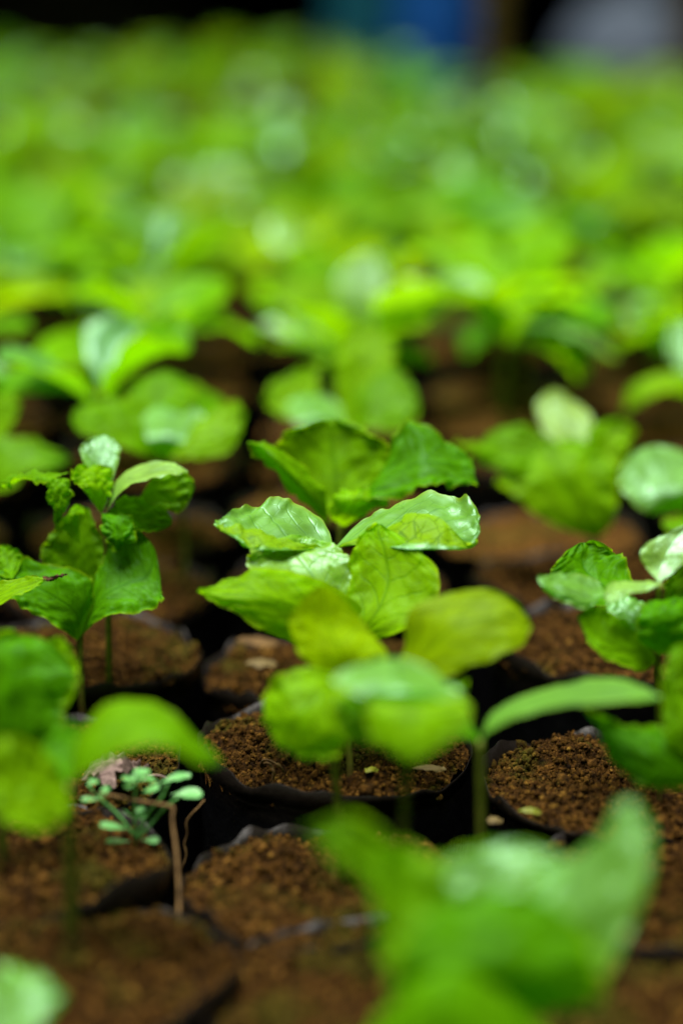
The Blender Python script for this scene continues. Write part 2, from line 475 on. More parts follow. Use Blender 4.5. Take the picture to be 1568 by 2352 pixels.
def bag_wall_mesh(seed, nt_=120):
    rng = np.random.default_rng(seed)
    th = np.linspace(0, 2 * math.pi, nt_, endpoint=False)
    c, s = np.cos(th), np.sin(th)
    def ring(r, z, wr, zamp=0.0):
        f = vnoise(c * 2.2 + 7, s * 2.2 + z * 22, seed) + 0.6 * vnoise(c * 6, s * 6 + z * 40, seed + 2) - 0.8
        rr = r * (1 + wr * f)
        zz = z + zamp * ((vnoise(c * 1.6 + 3, s * 1.6, seed + 4) - 0.4) * 1.0 + 0.35 * (vnoise(c * 7, s * 7, seed + 5) - .5))
        return np.stack([rr * c, rr * s, np.broadcast_to(zz, c.shape)], -1)
    rows = []
    rows.append(ring(0.004, 0.002, 0))
    rows.append(ring(0.036, 0.002, 0.02))
    for z in (0.006, 0.02, 0.04, 0.06, 0.08, 0.10, 0.12, 0.13, 0.137, 0.142):
        rows.append(ring(0.0452 if z > 0.01 else 0.042, z, 0.065 if z < 0.125 else 0.045))
    rows.append(ring(0.0457, SOIL_Z - 0.003, 0.05, 0.004))
    rows.append(ring(0.0461, SOIL_Z + 0.0012, 0.05, 0.012))
    rows.append(ring(0.0459, SOIL_Z + 0.0013, 0.05, 0.012))
    rows.append(ring(0.0453, SOIL_Z - 0.004, 0.05, 0.004))
    rows.append(ring(0.0443, SOIL_Z - 0.012, 0.03))
    return np.vstack(rows), grid_faces(len(rows), nt_, True)

HERO_SOIL = []; FAR_SOIL = []; WALLS = []
def mesh_only(name, arr, mat):
    o = mesh_obj(name, arr[0], arr[1], mat)
    me = o.data
    bpy.data.objects.remove(o)
    return me
for k in range(4): WALLS.append(mesh_only("bag_wall", bag_wall_mesh(31 + k * 5), M_BAG))
for k in range(3): HERO_SOIL.append(mesh_only("soil_fill", soil_mesh(11 + k, 110, 9000, 4), M_SOIL))
for k in range(2): FAR_SOIL.append(mesh_only("soil_fill", soil_mesh(51 + k, 36, 500, 3), M_SOIL))

rnd = random.Random(7)
def make_bag(x, y, label, hero=False, top=SOIL_Z, rot=None, k=None, group="black plastic bags of soil"):
    root = empty("grow_bag", (x, y, 0), rnd.uniform(0, 6.28) if rot is None else rot)
    root.scale = (.955, .955, top / SOIL_Z)
    tag(root, label, "grow bag", group)
    k = rnd.randrange(12) if k is None else k
    w = bpy.data.objects.new("bag_wall", WALLS[k % 4]); col.objects.link(w); w.parent = root
    s = bpy.data.objects.new("soil_fill", (HERO_SOIL[k % 3] if hero else FAR_SOIL[k % 2])); col.objects.link(s); s.parent = root
    return root

ORD = ["zeroth", "first", "second", "third", "fourth", "fifth", "sixth", "seventh", "eighth", "ninth", "tenth", "eleventh", "twelfth"]
def colphrase(i):
    if i == 0: return "in its own column"
    return ORD[abs(i)] + " column to its " + ("left" if i < 0 else "right")

HB = {}
def hero_bag(key, px, py, label, top=SOIL_Z, rot=0.0, k=0):
    p = on_soil(px, py, top)
    HB[key] = (p, make_bag(p.x, p.y, label, True, top, rot, k))
    return p
pA = hero_bag("A", 765, 1722, "black bag of sharp crumbly soil under the sharp centre seedling", SOIL_Z, 0.4, 0)
pB = hero_bag("B", 1430, 1800, "soil bag with the sharp stem, right of the centre bag", 0.143, 2.0, 1)
pG = hero_bag("G", 95, 1762, "soil bag behind the small pale weed at left", 0.143, 1.0, 2)
pC = hero_bag("C", 770, 2046, "soil bag just in front of the sharp bag's dark wall", 0.136, 2.2, 4)
pD = hero_bag("D", 40, 1985, "soil bag beneath the small pale weed, at the left edge", 0.143, 3.3, 3)
pE = hero_bag("E", 165, 2235, "nearest soil bag in the lower left corner, holding a thin blurred stem", 0.141, 5.0, 5)
pF = hero_bag("F", 850, 2300, "nearest soil bag at bottom centre, half hidden by big blurred leaves", 0.137, 0.9, 7)
pI = hero_bag("I", 1500, 2052, "soil bag at right edge, behind a black gap", 0.140, 1.7, 6)
pJ = hero_bag("J", 1560, 2330, "nearest soil bag in the lower right corner", 0.137, 4.1, 8)

# ------------------------------------------------------------------ leaves and seedlings
G_YEL = (0.175, 0.39, 0.001); G_MID = (0.12, 0.31, 0.001); G_DRK = (0.07, 0.25, 0.001); G_PAL = (0.24, 0.45, 0.045); G_MINT = (0.14, 0.36, 0.030)  # MINT and PAL also carry the added sheen

def leaf_arrays(rows, nv=34, nu=25, ruffle=0.0008, scal=0.05, seed=0, roundtip=True):
    """rows: list of stations from base to tip, each a list of points across the blade."""
    m = max(len(r) for r in rows)
    ctrl = []
    for r in rows:
        A = np.array([tuple(p) for p in r], float)
        if len(A) == 1: A = np.repeat(A, m, 0)
        elif len(A) != m: A = catmull(A, np.linspace(0, 1, m))
        ctrl.append(A)
    ctrl = np.array(ctrl)
    vv = np.linspace(0, 1, nv)
    uu = np.linspace(-1, 1, nu)
    uu = np.sign(uu) * np.abs(uu) ** 0.85
    w = np.ones(nv)
    if roundtip:
        q = np.clip((vv - 0.72) / 0.28, 0, 1)
        w = np.sqrt(np.clip(1 - q ** 2.2, 0, 1)) * 0.72 + 0.28
    strip = catmull(ctrl, vv)                 # nv, m, 3
    V = np.zeros((nv, nu, 3))
    for i in range(nv):
        t = np.clip((uu * w[i] + 1) / 2, 0, 1)
        V[i] = catmull(strip[i], t)
    mid = V[:, nu // 2][:, None]
    # uneven margin
    sl = (fbm(vv * 8 + seed, vv * 0 + 2.5, seed, 3) - 0.45); sr = (fbm(vv * 8 + seed, vv * 0 + 7.5, seed + 11, 3) - 0.45)
    au = np.abs(uu)
    amt = np.where(uu[None] < 0, sl[:, None], sr[:, None]) * scal * 2.4 * (au[None] ** 3)
    env = np.sin(np.clip(vv, 0, 1) * math.pi) ** 0.5
    V = V + (V - mid) * (amt * env[:, None])[..., None]
    # ruffles along the normal
    du = np.gradient(V, axis=1); dv = np.gradient(V, axis=0)
    N = np.cross(du, dv); N /= np.linalg.norm(N, axis=2)[..., None] + 1e-12
    UU, VV = np.meshgrid(uu, vv)
    rf = (vnoise(VV * 7 + UU * 1.2 + seed * 3.1, UU * 1.5 + seed, seed) - 0.5) * 2 * np.abs(UU) ** 2.2
    rf = rf + 0.35 * (vnoise(VV * 26 + seed, UU * 7 + seed, seed + 15) - 0.5) * 2 * np.abs(UU) ** 0.8 + 0.8 * (vnoise(VV * 15 + seed, UU * 4 + seed, seed + 5) - 0.5) * 2 * np.abs(UU) ** 1.4
    pk = (vnoise(VV * 8 - np.abs(UU) * 2.5, UU * 3.5 + 20, seed + 9) - 0.5) * 1.0
    ed = np.clip((np.abs(UU) - .62) / .38, 0, 1) ** 1.5
    rf = rf + 0.7 * ed * (vnoise(VV * 24 + seed * 1.7, np.sign(UU) * 3 + UU * .6, seed + 21) - 0.5) * 2
    rf = (rf + pk) * np.sin(np.clip(VV * 1.1, 0, 1) * math.pi * 0.5 + 0.05)
    V = V + N * (rf * ruffle)[..., None]
    uv = np.stack([(UU + 1) / 2, VV], -1).reshape(-1, 2)
    return V.reshape(-1, 3), grid_faces(nv, nu), uv

leafseed = [100]
def add_leaf(root, rows, tint=G_MID, ruffle=0.0018, scal=0.08, name="leaf", hi=True, label=None, roundtip=True, origin=None, mat=None, flap=False):
    leafseed[0] += 1
    V, Fc, uv = leaf_arrays(rows, 64 if hi else 16, 45 if hi else 13, ruffle, scal, leafseed[0], roundtip)
    if origin is not None: V = V - np.array(origin)
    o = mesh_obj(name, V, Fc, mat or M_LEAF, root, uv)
    if flap:                                  # the rolled margin shows the matte, netted underside
        uu_ = uv[:, 0]
        at_ = o.data.attributes.new("under", 'FLOAT', 'POINT')
        at_.data.foreach_set("value", np.clip((0.27 - uu_) / 0.05, 0, 1).astype(np.float32))
    o.color = tuple(tint) + (1,)
    if label: o["label"] = label
    return o

def hero_plant(base_px, label, leaves, stem_px, soil_z=SOIL_Z, radius=0.0014, base_y=None, name="seedling", buried=0.012):
    """base_px: where the stem meets the soil; leaves: (tint, rows) with rows of (px, py, depth offset in cm)."""
    b = on_soil(base_px[0], base_px[1], soil_z) if base_y is None else at(base_px[0], base_px[1], base_y)
    root = empty(name, b)
    tag(root, label, "seedling", "seedlings in the nearest rows")
    org = tuple(b)
    pts = [Vector((b.x, b.y, b.z - buried)), b] + [at(q[0], q[1], b.y + (q[2] if len(q) > 2 else 0) * 0.01) for q in stem_px]
    pts = [p - b for p in pts]
    rad = [radius * 0.95] + [radius * (0.88 - 0.25 * k / len(pts)) for k in range(len(pts) - 1)]
    st = tube_obj("stem", pts, rad, M_STEM, root, 12, 0.25, leafseed[0])
    for lf in leaves:
        tint, rows = lf[0], lf[1]
        kw = lf[2] if len(lf) > 2 else {}
        R3 = [[at(px, py, b.y + d * 0.01) for (px, py, d) in r] for r in rows]
        add_leaf(root, R3, tint, origin=org, **kw)
    return root, b

J = lambda *a: list(a)
HP = []
def HPl(*a, **k):
    r, b = hero_plant(*a, **k); HP.append((r, b)); return r, b

# --- the sharp centre seedling
HPl((805, 1797), "sharp bright green seedling with ruffled leaves at the centre", [
    (G_YEL, [[(750, 1500, 0)], [(690, 1490, -1), (735, 1430, -.8), (835, 1420, -.2)], [(620, 1456, -1.5), (665, 1390, -1.3), (745, 1335, -.5)],
             [(540, 1410, -1.7), (575, 1366, -1.5), (622, 1306, -.6)], [(490, 1380, -1.6), (505, 1362, -1.4), (535, 1330, -.8)], [(452, 1358, -1.2)]], dict(ruffle=.0013, scal=.12, roundtip=False)),
    (G_YEL, [[(790, 1490, 0)], [(785, 1440, -.3), (850, 1430, -.6), (905, 1455, -1.2)], [(797, 1360, .2), (890, 1350, 0), (988, 1405, -1)],
             [(803, 1290, .6), (885, 1275, .6), (1012, 1325, -.3)], [(820, 1235, 1), (870, 1225, 1), (950, 1248, .6)], [(850, 1203, 1.2), (870, 1203, 1.2), (890, 1212, 1.1)]], dict(ruffle=.0014, scal=.14)),
    ((0.19, 0.40, 0.022), [[(775, 1470, .3)], [(690, 1400, -.3), (750, 1390, .1), (802, 1385, .2)], [(600, 1332, -.3), (715, 1320, .4), (810, 1320, .5)],
             [(566, 1290, .1), (680, 1272, 1.0), (800, 1270, .9)], [(590, 1252, .4), (690, 1244, 1.5), (770, 1252, 1.4)], [(655, 1236, 1.6), (700, 1232, 1.8), (740, 1240, 1.8)]], dict(ruffle=.0014, scal=.1)),
    (G_MINT, [[(768, 1268, 1.6)], [(715, 1250, 1.2), (722, 1264, 1.4), (725, 1240, 2.4), (748, 1205, 3.2)], [(655, 1240, 1.2), (660, 1264, .7), (655, 1215, 2.2), (690, 1168, 3.6)],
             [(605, 1224, 1.3), (590, 1264, .3), (595, 1208, 2), (635, 1145, 3.6)], [(540, 1212, 1.2), (545, 1240, .5), (545, 1200, 1.6), (568, 1164, 2.9)], [(510, 1205, 1), (512, 1222, 1), (505, 1205, 1.5), (515, 1188, 1.9)], [(496, 1208, 1.3)]], dict(ruffle=.0017, scal=.10, roundtip=False, flap=True)),
    (G_MINT, [[(765, 1262, 1.6)], [(795, 1245, 1.4), (802, 1252, 1.4), (812, 1222, 2.5), (832, 1190, 3.4)], [(890, 1205, 1.7), (880, 1256, .8), (885, 1198, 2.4), (885, 1166, 3.7)],
             [(945, 1177, 1.7), (955, 1263, .3), (955, 1192, 2), (970, 1130, 3.9)], [(1012, 1195, 1.4), (1020, 1261, .4), (1032, 1198, 1.8), (1050, 1136, 3.4)], [(1068, 1243, .8), (1075, 1257, .8), (1085, 1215, 1.5), (1098, 1170, 2.4)], [(1092, 1240, 1.2), (1100, 1225, 1.4), (1104, 1200, 1.8)]], dict(ruffle=.0017, scal=.10, flap=True)),
], [(800, 1720, .1), (782, 1600, .1), (768, 1490, .2), (768, 1350, 1.1), (766, 1268, 1.6)])

# --- the one just behind it
HPl((790, 1545), "dark green cupped seedling right behind the sharp one", [
    ((0.14, .34, .001), [[(780, 1200, 0)], [(690, 1135, .4), (775, 1150, .8), (860, 1130, .4)], [(630, 1060, .6), (770, 1080, 1.4), (890, 1070, .8)], [(650, 990, 1), (760, 1000, 2), (890, 1020, 1.2)], [(700, 970, 1.4), (760, 962, 2.2), (830, 972, 1.6)]]),
    (G_MID, [[(755, 1205, -.3)], [(700, 1162, -.6), (705, 1130, -1.2), (745, 1125, -.3)], [(640, 1102, -.8), (640, 1060, -1.3), (700, 1078, -.1)], [(598, 1058, -.6), (600, 1026, -1), (640, 1030, 0)], [(570, 1014, -.6)]], dict(roundtip=False, ruffle=.0016)),
    (G_DRK, [[(800, 1195, 0)], [(830, 1150, -1), (850, 1120, -.5), (880, 1080, .5)], [(920, 1142, -1.6), (925, 1080, -.5), (905, 1000, .6)], [(990, 1114, -1.6), (980, 1060, -.6), (945, 964, .9)], [(1050, 1112, -1.2), (1045, 1070, -.4), (1020, 1004, .6)], [(1090, 1118, -.6), (1088, 1090, -.4), (1085, 1050, .2)]], dict(ruffle=.0018, roundtip=False)),
    (G_YEL, [[(790, 1210, -.4)], [(760, 1190, -.8), (800, 1180, -1), (850, 1180, -.8)], [(760, 1150, -1), (820, 1145, -1.3), (890, 1150, -1)], [(800, 1128, -.6), (840, 1124, -.8), (880, 1132, -.7)]]),
], [(785, 1420), (778, 1300), (782, 1195)])

# --- the sharp one at the right edge
HPl((1515, 1838), "sharp seedling at right edge with pale veined upright leaf", [
    (G_PAL, [[(1512, 1338, 0)], [(1484, 1305, .3), (1518, 1300, .5), (1548, 1312, .3)], [(1468, 1266, .5), (1535, 1262, .8), (1590, 1270, .5)], [(1512, 1232, 1), (1562, 1225, 1.2), (1612, 1232, 1)], [(1612, 1190, 1.5)]], dict(ruffle=.0004, roundtip=False, label="pale upright young leaf")),
    (G_MINT, [[(1388, 1366, -.3)], [(1342, 1398, -1), (1356, 1372, -.6), (1364, 1328, .6)], [(1290, 1380, -1.2), (1300, 1358, -.9), (1302, 1316, .5)], [(1250, 1356, -1.2), (1254, 1340, -1), (1268, 1318, 0)], [(1236, 1322, -.8)]], dict(ruffle=.001)),
    (G_DRK, [[(1440, 1385, 1)], [(1325, 1392, 1.5), (1390, 1350, 2), (1450, 1325, 2.4)], [(1268, 1330, 2), (1340, 1300, 2.8), (1425, 1278, 3.4)], [(1275, 1275, 2.6), (1340, 1245, 3.4), (1395, 1255, 3.6)]], dict(scal=.12)),
    (G_MID, [[(1508, 1515, 0)], [(1482, 1540, -1), (1470, 1500, -.6), (1475, 1465, -.2)], [(1420, 1526, -1.5), (1412, 1482, -1), (1432, 1428, -.2)], [(1362, 1490, -1.5), (1365, 1450, -1), (1395, 1398, -.1)], [(1328, 1436, -1.1), (1332, 1408, -.9), (1368, 1378, -.3)]], dict(ruffle=.001)),
    (G_MINT, [[(1495, 1490, -.2)], [(1445, 1455, -.3), (1470, 1440, -.1), (1505, 1430, 0)], [(1398, 1420, 0), (1442, 1402, .3), (1495, 1396, .5)], [(1376, 1384, .4), (1430, 1372, .7), (1492, 1378, .9)]], dict(ruffle=.0012)),
    (G_PAL, [[(1520, 1340, -.2)], [(1480, 1358, -.6), (1476, 1345, -.3), (1480, 1334, .2)], [(1432, 1368, -1), (1426, 1352, -.6), (1420, 1334, .1)], [(1394, 1398, -1.3), (1386, 1372, -1.1), (1382, 1346, -.7)]], dict(ruffle=.0005)),
    (G_DRK, [[(1515, 1505, -.4)], [(1462, 1470, -1), (1530, 1455, -1.2), (1592, 1475, -1)], [(1463, 1418, -.9), (1540, 1400, -1), (1612, 1420, -.8)], [(1500, 1388, -.3), (1550, 1368, -.3), (1600, 1388, -.2)]]),
    (G_MID, [[(1515, 1450, .4)], [(1520, 1400, .6), (1570, 1390, .8), (1640, 1410, .6)], [(1530, 1330, 1), (1590, 1310, 1.4), (1660, 1330, 1)], [(1560, 1280, 1.6), (1600, 1260, 1.8), (1650, 1290, 1.6)]]),
], [(1512, 1700), (1509, 1560), (1510, 1500), (1513, 1420), (1514, 1338)], soil_z=0.145)

# --- in front of it, cut by the right edge
HPl((1650, 2060), "dark green seedling cut by right edge, below the pale veined leaf", [
    (G_DRK, [[(1610, 1800, 0)], [(1540, 1812, -.5), (1535, 1750, -.5), (1545, 1685, 0)], [(1470, 1798, -.4), (1470, 1738, -.3), (1492, 1668, .4)], [(1402, 1750, -.2), (1408, 1708, 0), (1430, 1664, .5)], [(1382, 1690, .2), (1380, 1665, .4), (1395, 1650, .6)], [(1341, 1630, .6)]], dict(roundtip=False)),
    (G_MID, [[(1595, 1770, -.3)], [(1530, 1710, -.4), (1585, 1670, -.2), (1650, 1690, 0)], [(1520, 1590, 0), (1585, 1580, .3), (1655, 1600, .4)], [(1528, 1495, .5), (1570, 1478, .8), (1625, 1490, .8)]]),
    (G_MID, [[(1620, 1780, 0)], [(1660, 1740, -.8), (1700, 1760, -.6), (1700, 1800, -.4)], [(1740, 1700, -1), (1780, 1740, -.8), (1760, 1800, -.4)], [(1840, 1720, -.6)]]),
], [(1630, 1920), (1605, 1790)], soil_z=0.14)

# --- blurred seedlings in front of the sharp one
HPl((786, 2025), "blurred yellow-green seedling directly before the sharp one, with a thin stem", [
    (G_YEL, [[(812, 1565, 0)], [(715, 1532, -.5), (745, 1585, -1), (805, 1620, -1.2)], [(625, 1560, -.8), (690, 1640, -1.7), (810, 1690, -1.6)], [(602, 1635, -1), (650, 1712, -1.7), (770, 1740, -1.8)], [(640, 1705, -1.3), (690, 1735, -1.8), (740, 1742, -1.8)]]),
    ((0.24, 0.42, 0.0), [[(810, 1570, 0)], [(700, 1515, -.2), (785, 1505, 0), (890, 1515, 0)], [(662, 1440, .2), (750, 1425, .6), (848, 1450, .6)], [(685, 1372, .6), (740, 1345, 1), (800, 1370, 1)]], dict(label="yellow upright leaf", ruffle=.0006)),
    ((0.20, 0.34, 0.001), [[(850, 1580, 0)], [(925, 1500, .3), (955, 1520, -.3), (1000, 1560, -.9)], [(940, 1405, .6), (1035, 1445, -.3), (1085, 1532, -1)], [(1060, 1358, .7), (1125, 1420, -.1), (1160, 1500, -.8)], [(1160, 1368, .5), (1190, 1415, .1), (1205, 1478, -.4)], [(1222, 1440, .1)]], dict(ruffle=.0006)),
], [(778, 1880), (770, 1735), (800, 1600), (812, 1565)], soil_z=0.137)

HPl((930, 2215), "blurred seedling with shiny pale cap leaf over the centre bag", [
    (G_MINT, [[(940, 1650, 0)], [(840, 1604, -.8), (930, 1596, -1.0), (1020, 1612, -.7)], [(765, 1568, -.1), (910, 1552, -.1), (1062, 1600, 0)], [(790, 1530, .8), (910, 1512, 1.1), (1030, 1550, .9)]], dict(ruffle=.0006)),
    (G_YEL, [[(950, 1600, 0)], [(850, 1612, -.9), (945, 1625, -1.3), (1068, 1612, -.9)], [(846, 1680, -1.3), (940, 1695, -1.9), (1066, 1675, -1.4)], [(895, 1735, -1.8), (940, 1746, -2.1), (1000, 1730, -1.9)]], dict(ruffle=.0006)),
    (G_MID, [[(940, 1640, 0)], [(870, 1600, .6), (900, 1630, .3), (930, 1680, 0)], [(780, 1600, .8), (820, 1650, .4), (870, 1715, 0)], [(760, 1640, .7), (790, 1690, .4), (830, 1720, .2)]]),
], [(928, 1880), (935, 1740), (940, 1650)], soil_z=0.138)

HPl((1105, 2110), "blurred seedling with one long mint leaf arching to the right", [
    (G_MINT, [[(1102, 1700, 0)], [(1135, 1672, -.6), (1130, 1652, 0), (1128, 1640, .6)], [(1205, 1642, -1.2), (1200, 1618, 0), (1200, 1600, 1.2)], [(1310, 1622, -1.4), (1310, 1590, 0), (1310, 1570, 1.6)], [(1420, 1614, -1.2), (1420, 1580, 0), (1420, 1558, 1.4)], [(1520, 1602, -.2)]], dict(roundtip=False, ruffle=.0004, label="long mint green arching leaf")),
    (G_DRK, [[(1102, 1700, 0)], [(1050, 1690, -.3), (1060, 1660, .3), (1075, 1630, .8)], [(1010, 1650, .2), (1035, 1610, .8), (1070, 1570, 1.2)], [(1040, 1565, 1.2)]]),
], [(1104, 1860), (1102, 1700)], soil_z=0.138, radius=.0014)

# --- left side
HPl((8, 2006), "dark green broad seedling at left edge, with stem beside the small weed", [
    (G_DRK, [[(5, 1800, 0)], [(-80, 1730, -.3), (20, 1705, -.5), (128, 1698, -.6)], [(-110, 1600, 0), (30, 1590, -.3), (148, 1618, -.3)], [(-80, 1510, .4), (40, 1500, .2), (182, 1560, 0)], [(-30, 1468, .8), (60, 1458, .8), (155, 1478, .6)]], dict(label="broad dark green leaf")),
    (G_MID, [[(5, 1800, 0)], [(-60, 1800, -.8), (-40, 1760, -.6), (-30, 1720, -.2)], [(-160, 1790, -1), (-130, 1730, -.6), (-120, 1690, 0)], [(-230, 1760, -.4)]]),
    (G_YEL, [[(60, 1700, .5)], [(70, 1600, 1.2), (120, 1590, 1), (172, 1600, .6)], [(80, 1520, 1.6), (130, 1500, 1.4), (178, 1540, 1)], [(110, 1470, 1.8), (140, 1463, 1.6), (165, 1480, 1.4)]]),
], [(6, 1920), (5, 1800)], soil_z=0.143, radius=.0019)

HPl((165, 2195), "blurred seedling in lower left with an arching yellow-tipped leaf", [
    (G_MID, [[(155, 1800, 0)], [(198, 1775, -.8), (198, 1715, -.2), (185, 1680, .8)], [(300, 1720, -1.1), (288, 1660, 0), (268, 1612, 1.2)], [(392, 1718, -1.1), (390, 1668, 0), (372, 1624, 1)], [(452, 1752, -.6), (455, 1712, 0), (448, 1680, .6)], [(500, 1770, 0), (508, 1755, 0.1), (500, 1735, .3)]], dict(ruffle=.0008)),
    (G_YEL, [[(155, 1800, 0)], [(165, 1860, -1), (115, 1805, -1), (105, 1730, -.5)], [(110, 1905, -1.8), (40, 1815, -1.6), (30, 1690, -1)], [(30, 1915, -2.1), (-40, 1830, -2.1), (-40, 1700, -1.5)]], dict(label="yellowish drooping leaf")),
    (G_DRK, [[(155, 1800, .2)], [(110, 1760, 1), (150, 1740, 1.2), (190, 1750, 1)], [(100, 1700, 1.5), (150, 1680, 1.8), (200, 1700, 1.4)], [(140, 1660, 2), (165, 1655, 2), (185, 1680, 1.8)]]),
], [(165, 2050), (160, 1920), (155, 1800)], soil_z=0.142, radius=.0021)

# nearest, very blurred
HPl((1105, 2560), "big blurred foremost seedling filling the lower right", [
    (G_MID, [[(1110, 2320, 0)], [(960, 2290, -.4), (1020, 2200, -.3), (1090, 2150, .4)], [(880, 2210, -.4), (930, 2100, .3), (1020, 2030, 1)], [(840, 2060, 0), (880, 1960, .8), (970, 1900, 1.4)]]),
    (G_MINT, [[(1130, 2320, 0)], [(1140, 2180, .6), (1250, 2200, .2), (1340, 2290, -.5)], [(1220, 2010, 1.2), (1340, 2040, .6), (1445, 2140, -.2)], [(1370, 1930, 1.4), (1430, 1870, 1.2), (1500, 1960, .6)], [(1415, 1850, 1.6), (1450, 1840, 1.5), (1480, 1870, 1.2)]]),
    ((0.075, 0.24, 0.001), [[(1115, 2350, -.3)], [(900, 2310, -1.2), (1120, 2250, -1.6), (1360, 2310, -1.2)], [(900, 2200, -.8), (1130, 2150, -1.2), (1370, 2190, -.8)], [(960, 2090, 0), (1120, 2050, -.2), (1300, 2080, 0)]]),
    ((0.105, 0.30, 0.001), [[(1115, 2330, -.3)], [(880, 2330, -1.2), (1030, 2225, -1.8), (1230, 2330, -1.2)], [(840, 2460, -2), (1010, 2380, -2.8), (1260, 2460, -2)], [(900, 2620, -2.2), (1030, 2600, -2.8), (1220, 2640, -2.2)]]),
    (G_MINT, [[(1110, 2300, .4)], [(1020, 2120, 1.2), (1140, 2100, 1.6), (1260, 2120, 1.4)], [(980, 2000, 1.8), (1140, 1980, 2.4), (1300, 2000, 2.2)], [(1040, 1950, 2.4), (1160, 1935, 2.8), (1300, 1945, 2.6)]]),
    (G_MID, [[(1000, 2180, .3)], [(860, 2060, .8), (880, 2000, 1), (920, 1960, 1.2)], [(760, 1970, 1), (790, 1920, 1.2), (820, 1870, 1.4)], [(690, 1905, 1.2)]]),
], [(1105, 2450), (1112, 2320)], soil_z=0.140, radius=.002)

HPl((-140, 2520), "blurred mint leaf tip of a seedling in bottom left corner", [
    (G_MINT, [[(-120, 2380, 0)], [(-20, 2420, -1), (-20, 2340, 0), (-30, 2250, 1)], [(60, 2400, -1), (70, 2300, 0), (50, 2215, 1)], [(155, 2290, .2)]]),
    (G_MID, [[(-120, 2380, 0)], [(-220, 2340, -1), (-220, 2300, 0), (-210, 2240, 1)], [(-320, 2320, -1), (-320, 2270, 0), (-310, 2200, 1)], [(-420, 2300, .2)]]),
], [(-125, 2440), (-120, 2380)], soil_z=0.140, radius=.002)

# scorched leaf tip at the left edge
r_, b_ = HPl((-75, 1765), "leaf with a scorched brown tip, of a seedling off the left edge", [
    (G_YEL, [[(-85, 1440, 0)], [(-50, 1425, -.5), (-55, 1405, 0), (-60, 1380, .6)], [(10, 1385, -.6), (5, 1368, 0), (0, 1340, .6)], [(70, 1354, -.3), (70, 1342, 0), (65, 1326, .4)], [(106, 1334, 0), (106, 1330, 0), (104, 1324, .1)]], dict(roundtip=False, ruffle=.0006)),
    (G_MID, [[(-85, 1440, 0)], [(-140, 1420, -.5), (-145, 1390, 0), (-140, 1360, .6)], [(-230, 1400, -.6), (-230, 1360, 0), (-220, 1320, .6)], [(-300, 1360, 0)]]),
], [(-80, 1600), (-85, 1440)], soil_z=0.143)
R3 = [[at(px, py, b_.y + d * .01) for (px, py, d) in r] for r in [[(98, 1332, 0), (100, 1328, .05), (98, 1323, .1)], [(112, 1336, -.05), (114, 1330, 0), (112, 1324, .1)], [(132, 1328, 0), (133, 1324, .05), (132, 1320, .05)], [(156, 1319, 0)]]]
add_leaf(r_, R3, name="withered_tip", ruffle=.0009, scal=.2, origin=tuple(b_), roundtip=False, mat=M_BURN)

HPl((190, 1648), "deep green seedling with folded leaves at left, behind the weed", [
    (G_DRK, [[(182, 1475, 0)], [(150, 1452, -.6), (175, 1410, -.5), (218, 1362, -.2)], [(90, 1414, -1), (115, 1365, -.5), (185, 1308, 0)], [(30, 1380, -1), (50, 1335, -.4), (90, 1292, .4)], [(-30, 1345, -.6), (-35, 1315, -.2), (-20, 1288, .3)]], dict(roundtip=False)),
    (G_DRK, [[(187, 1462, 0)], [(225, 1424, -.9), (228, 1380, -.4), (215, 1340, .4)], [(300, 1404, -1.2), (288, 1340, -.2), (235, 1268, 1)], [(362, 1394, -1), (338, 1320, 0), (245, 1204, 1.4)], [(374, 1362, -.5), (355, 1262, .4), (312, 1210, 1.2)]], dict(scal=.1, roundtip=False)),
    (G_MID, [[(190, 1430, .5)], [(128, 1335, 1), (180, 1345, 1.4), (235, 1335, 1.2)], [(96, 1270, 1.4), (170, 1262, 2), (240, 1255, 1.7)], [(140, 1195, 2), (195, 1166, 2.4), (225, 1190, 2.1)]]),
    (G_YEL, [[(185, 1250, 1.4)], [(150, 1222, 1.2), (165, 1205, 1.5), (180, 1190, 1.8)], [(125, 1214, 1), (150, 1190, 1.4), (185, 1166, 1.9)], [(135, 1212, .9), (165, 1180, 1.3), (210, 1170, 1.8)]]),
    (G_MID, [[(30, 1330, -.6)], [(-10, 1320, -.2), (20, 1300, 0), (50, 1290, .2)], [(-30, 1280, .2), (10, 1265, .4), (50, 1272, .5)], [(-10, 1258, .5), (10, 1254, .6), (40, 1262, .6)]]),
], [(186, 1560), (184, 1470), (190, 1400, .6)], soil_z=0.143)

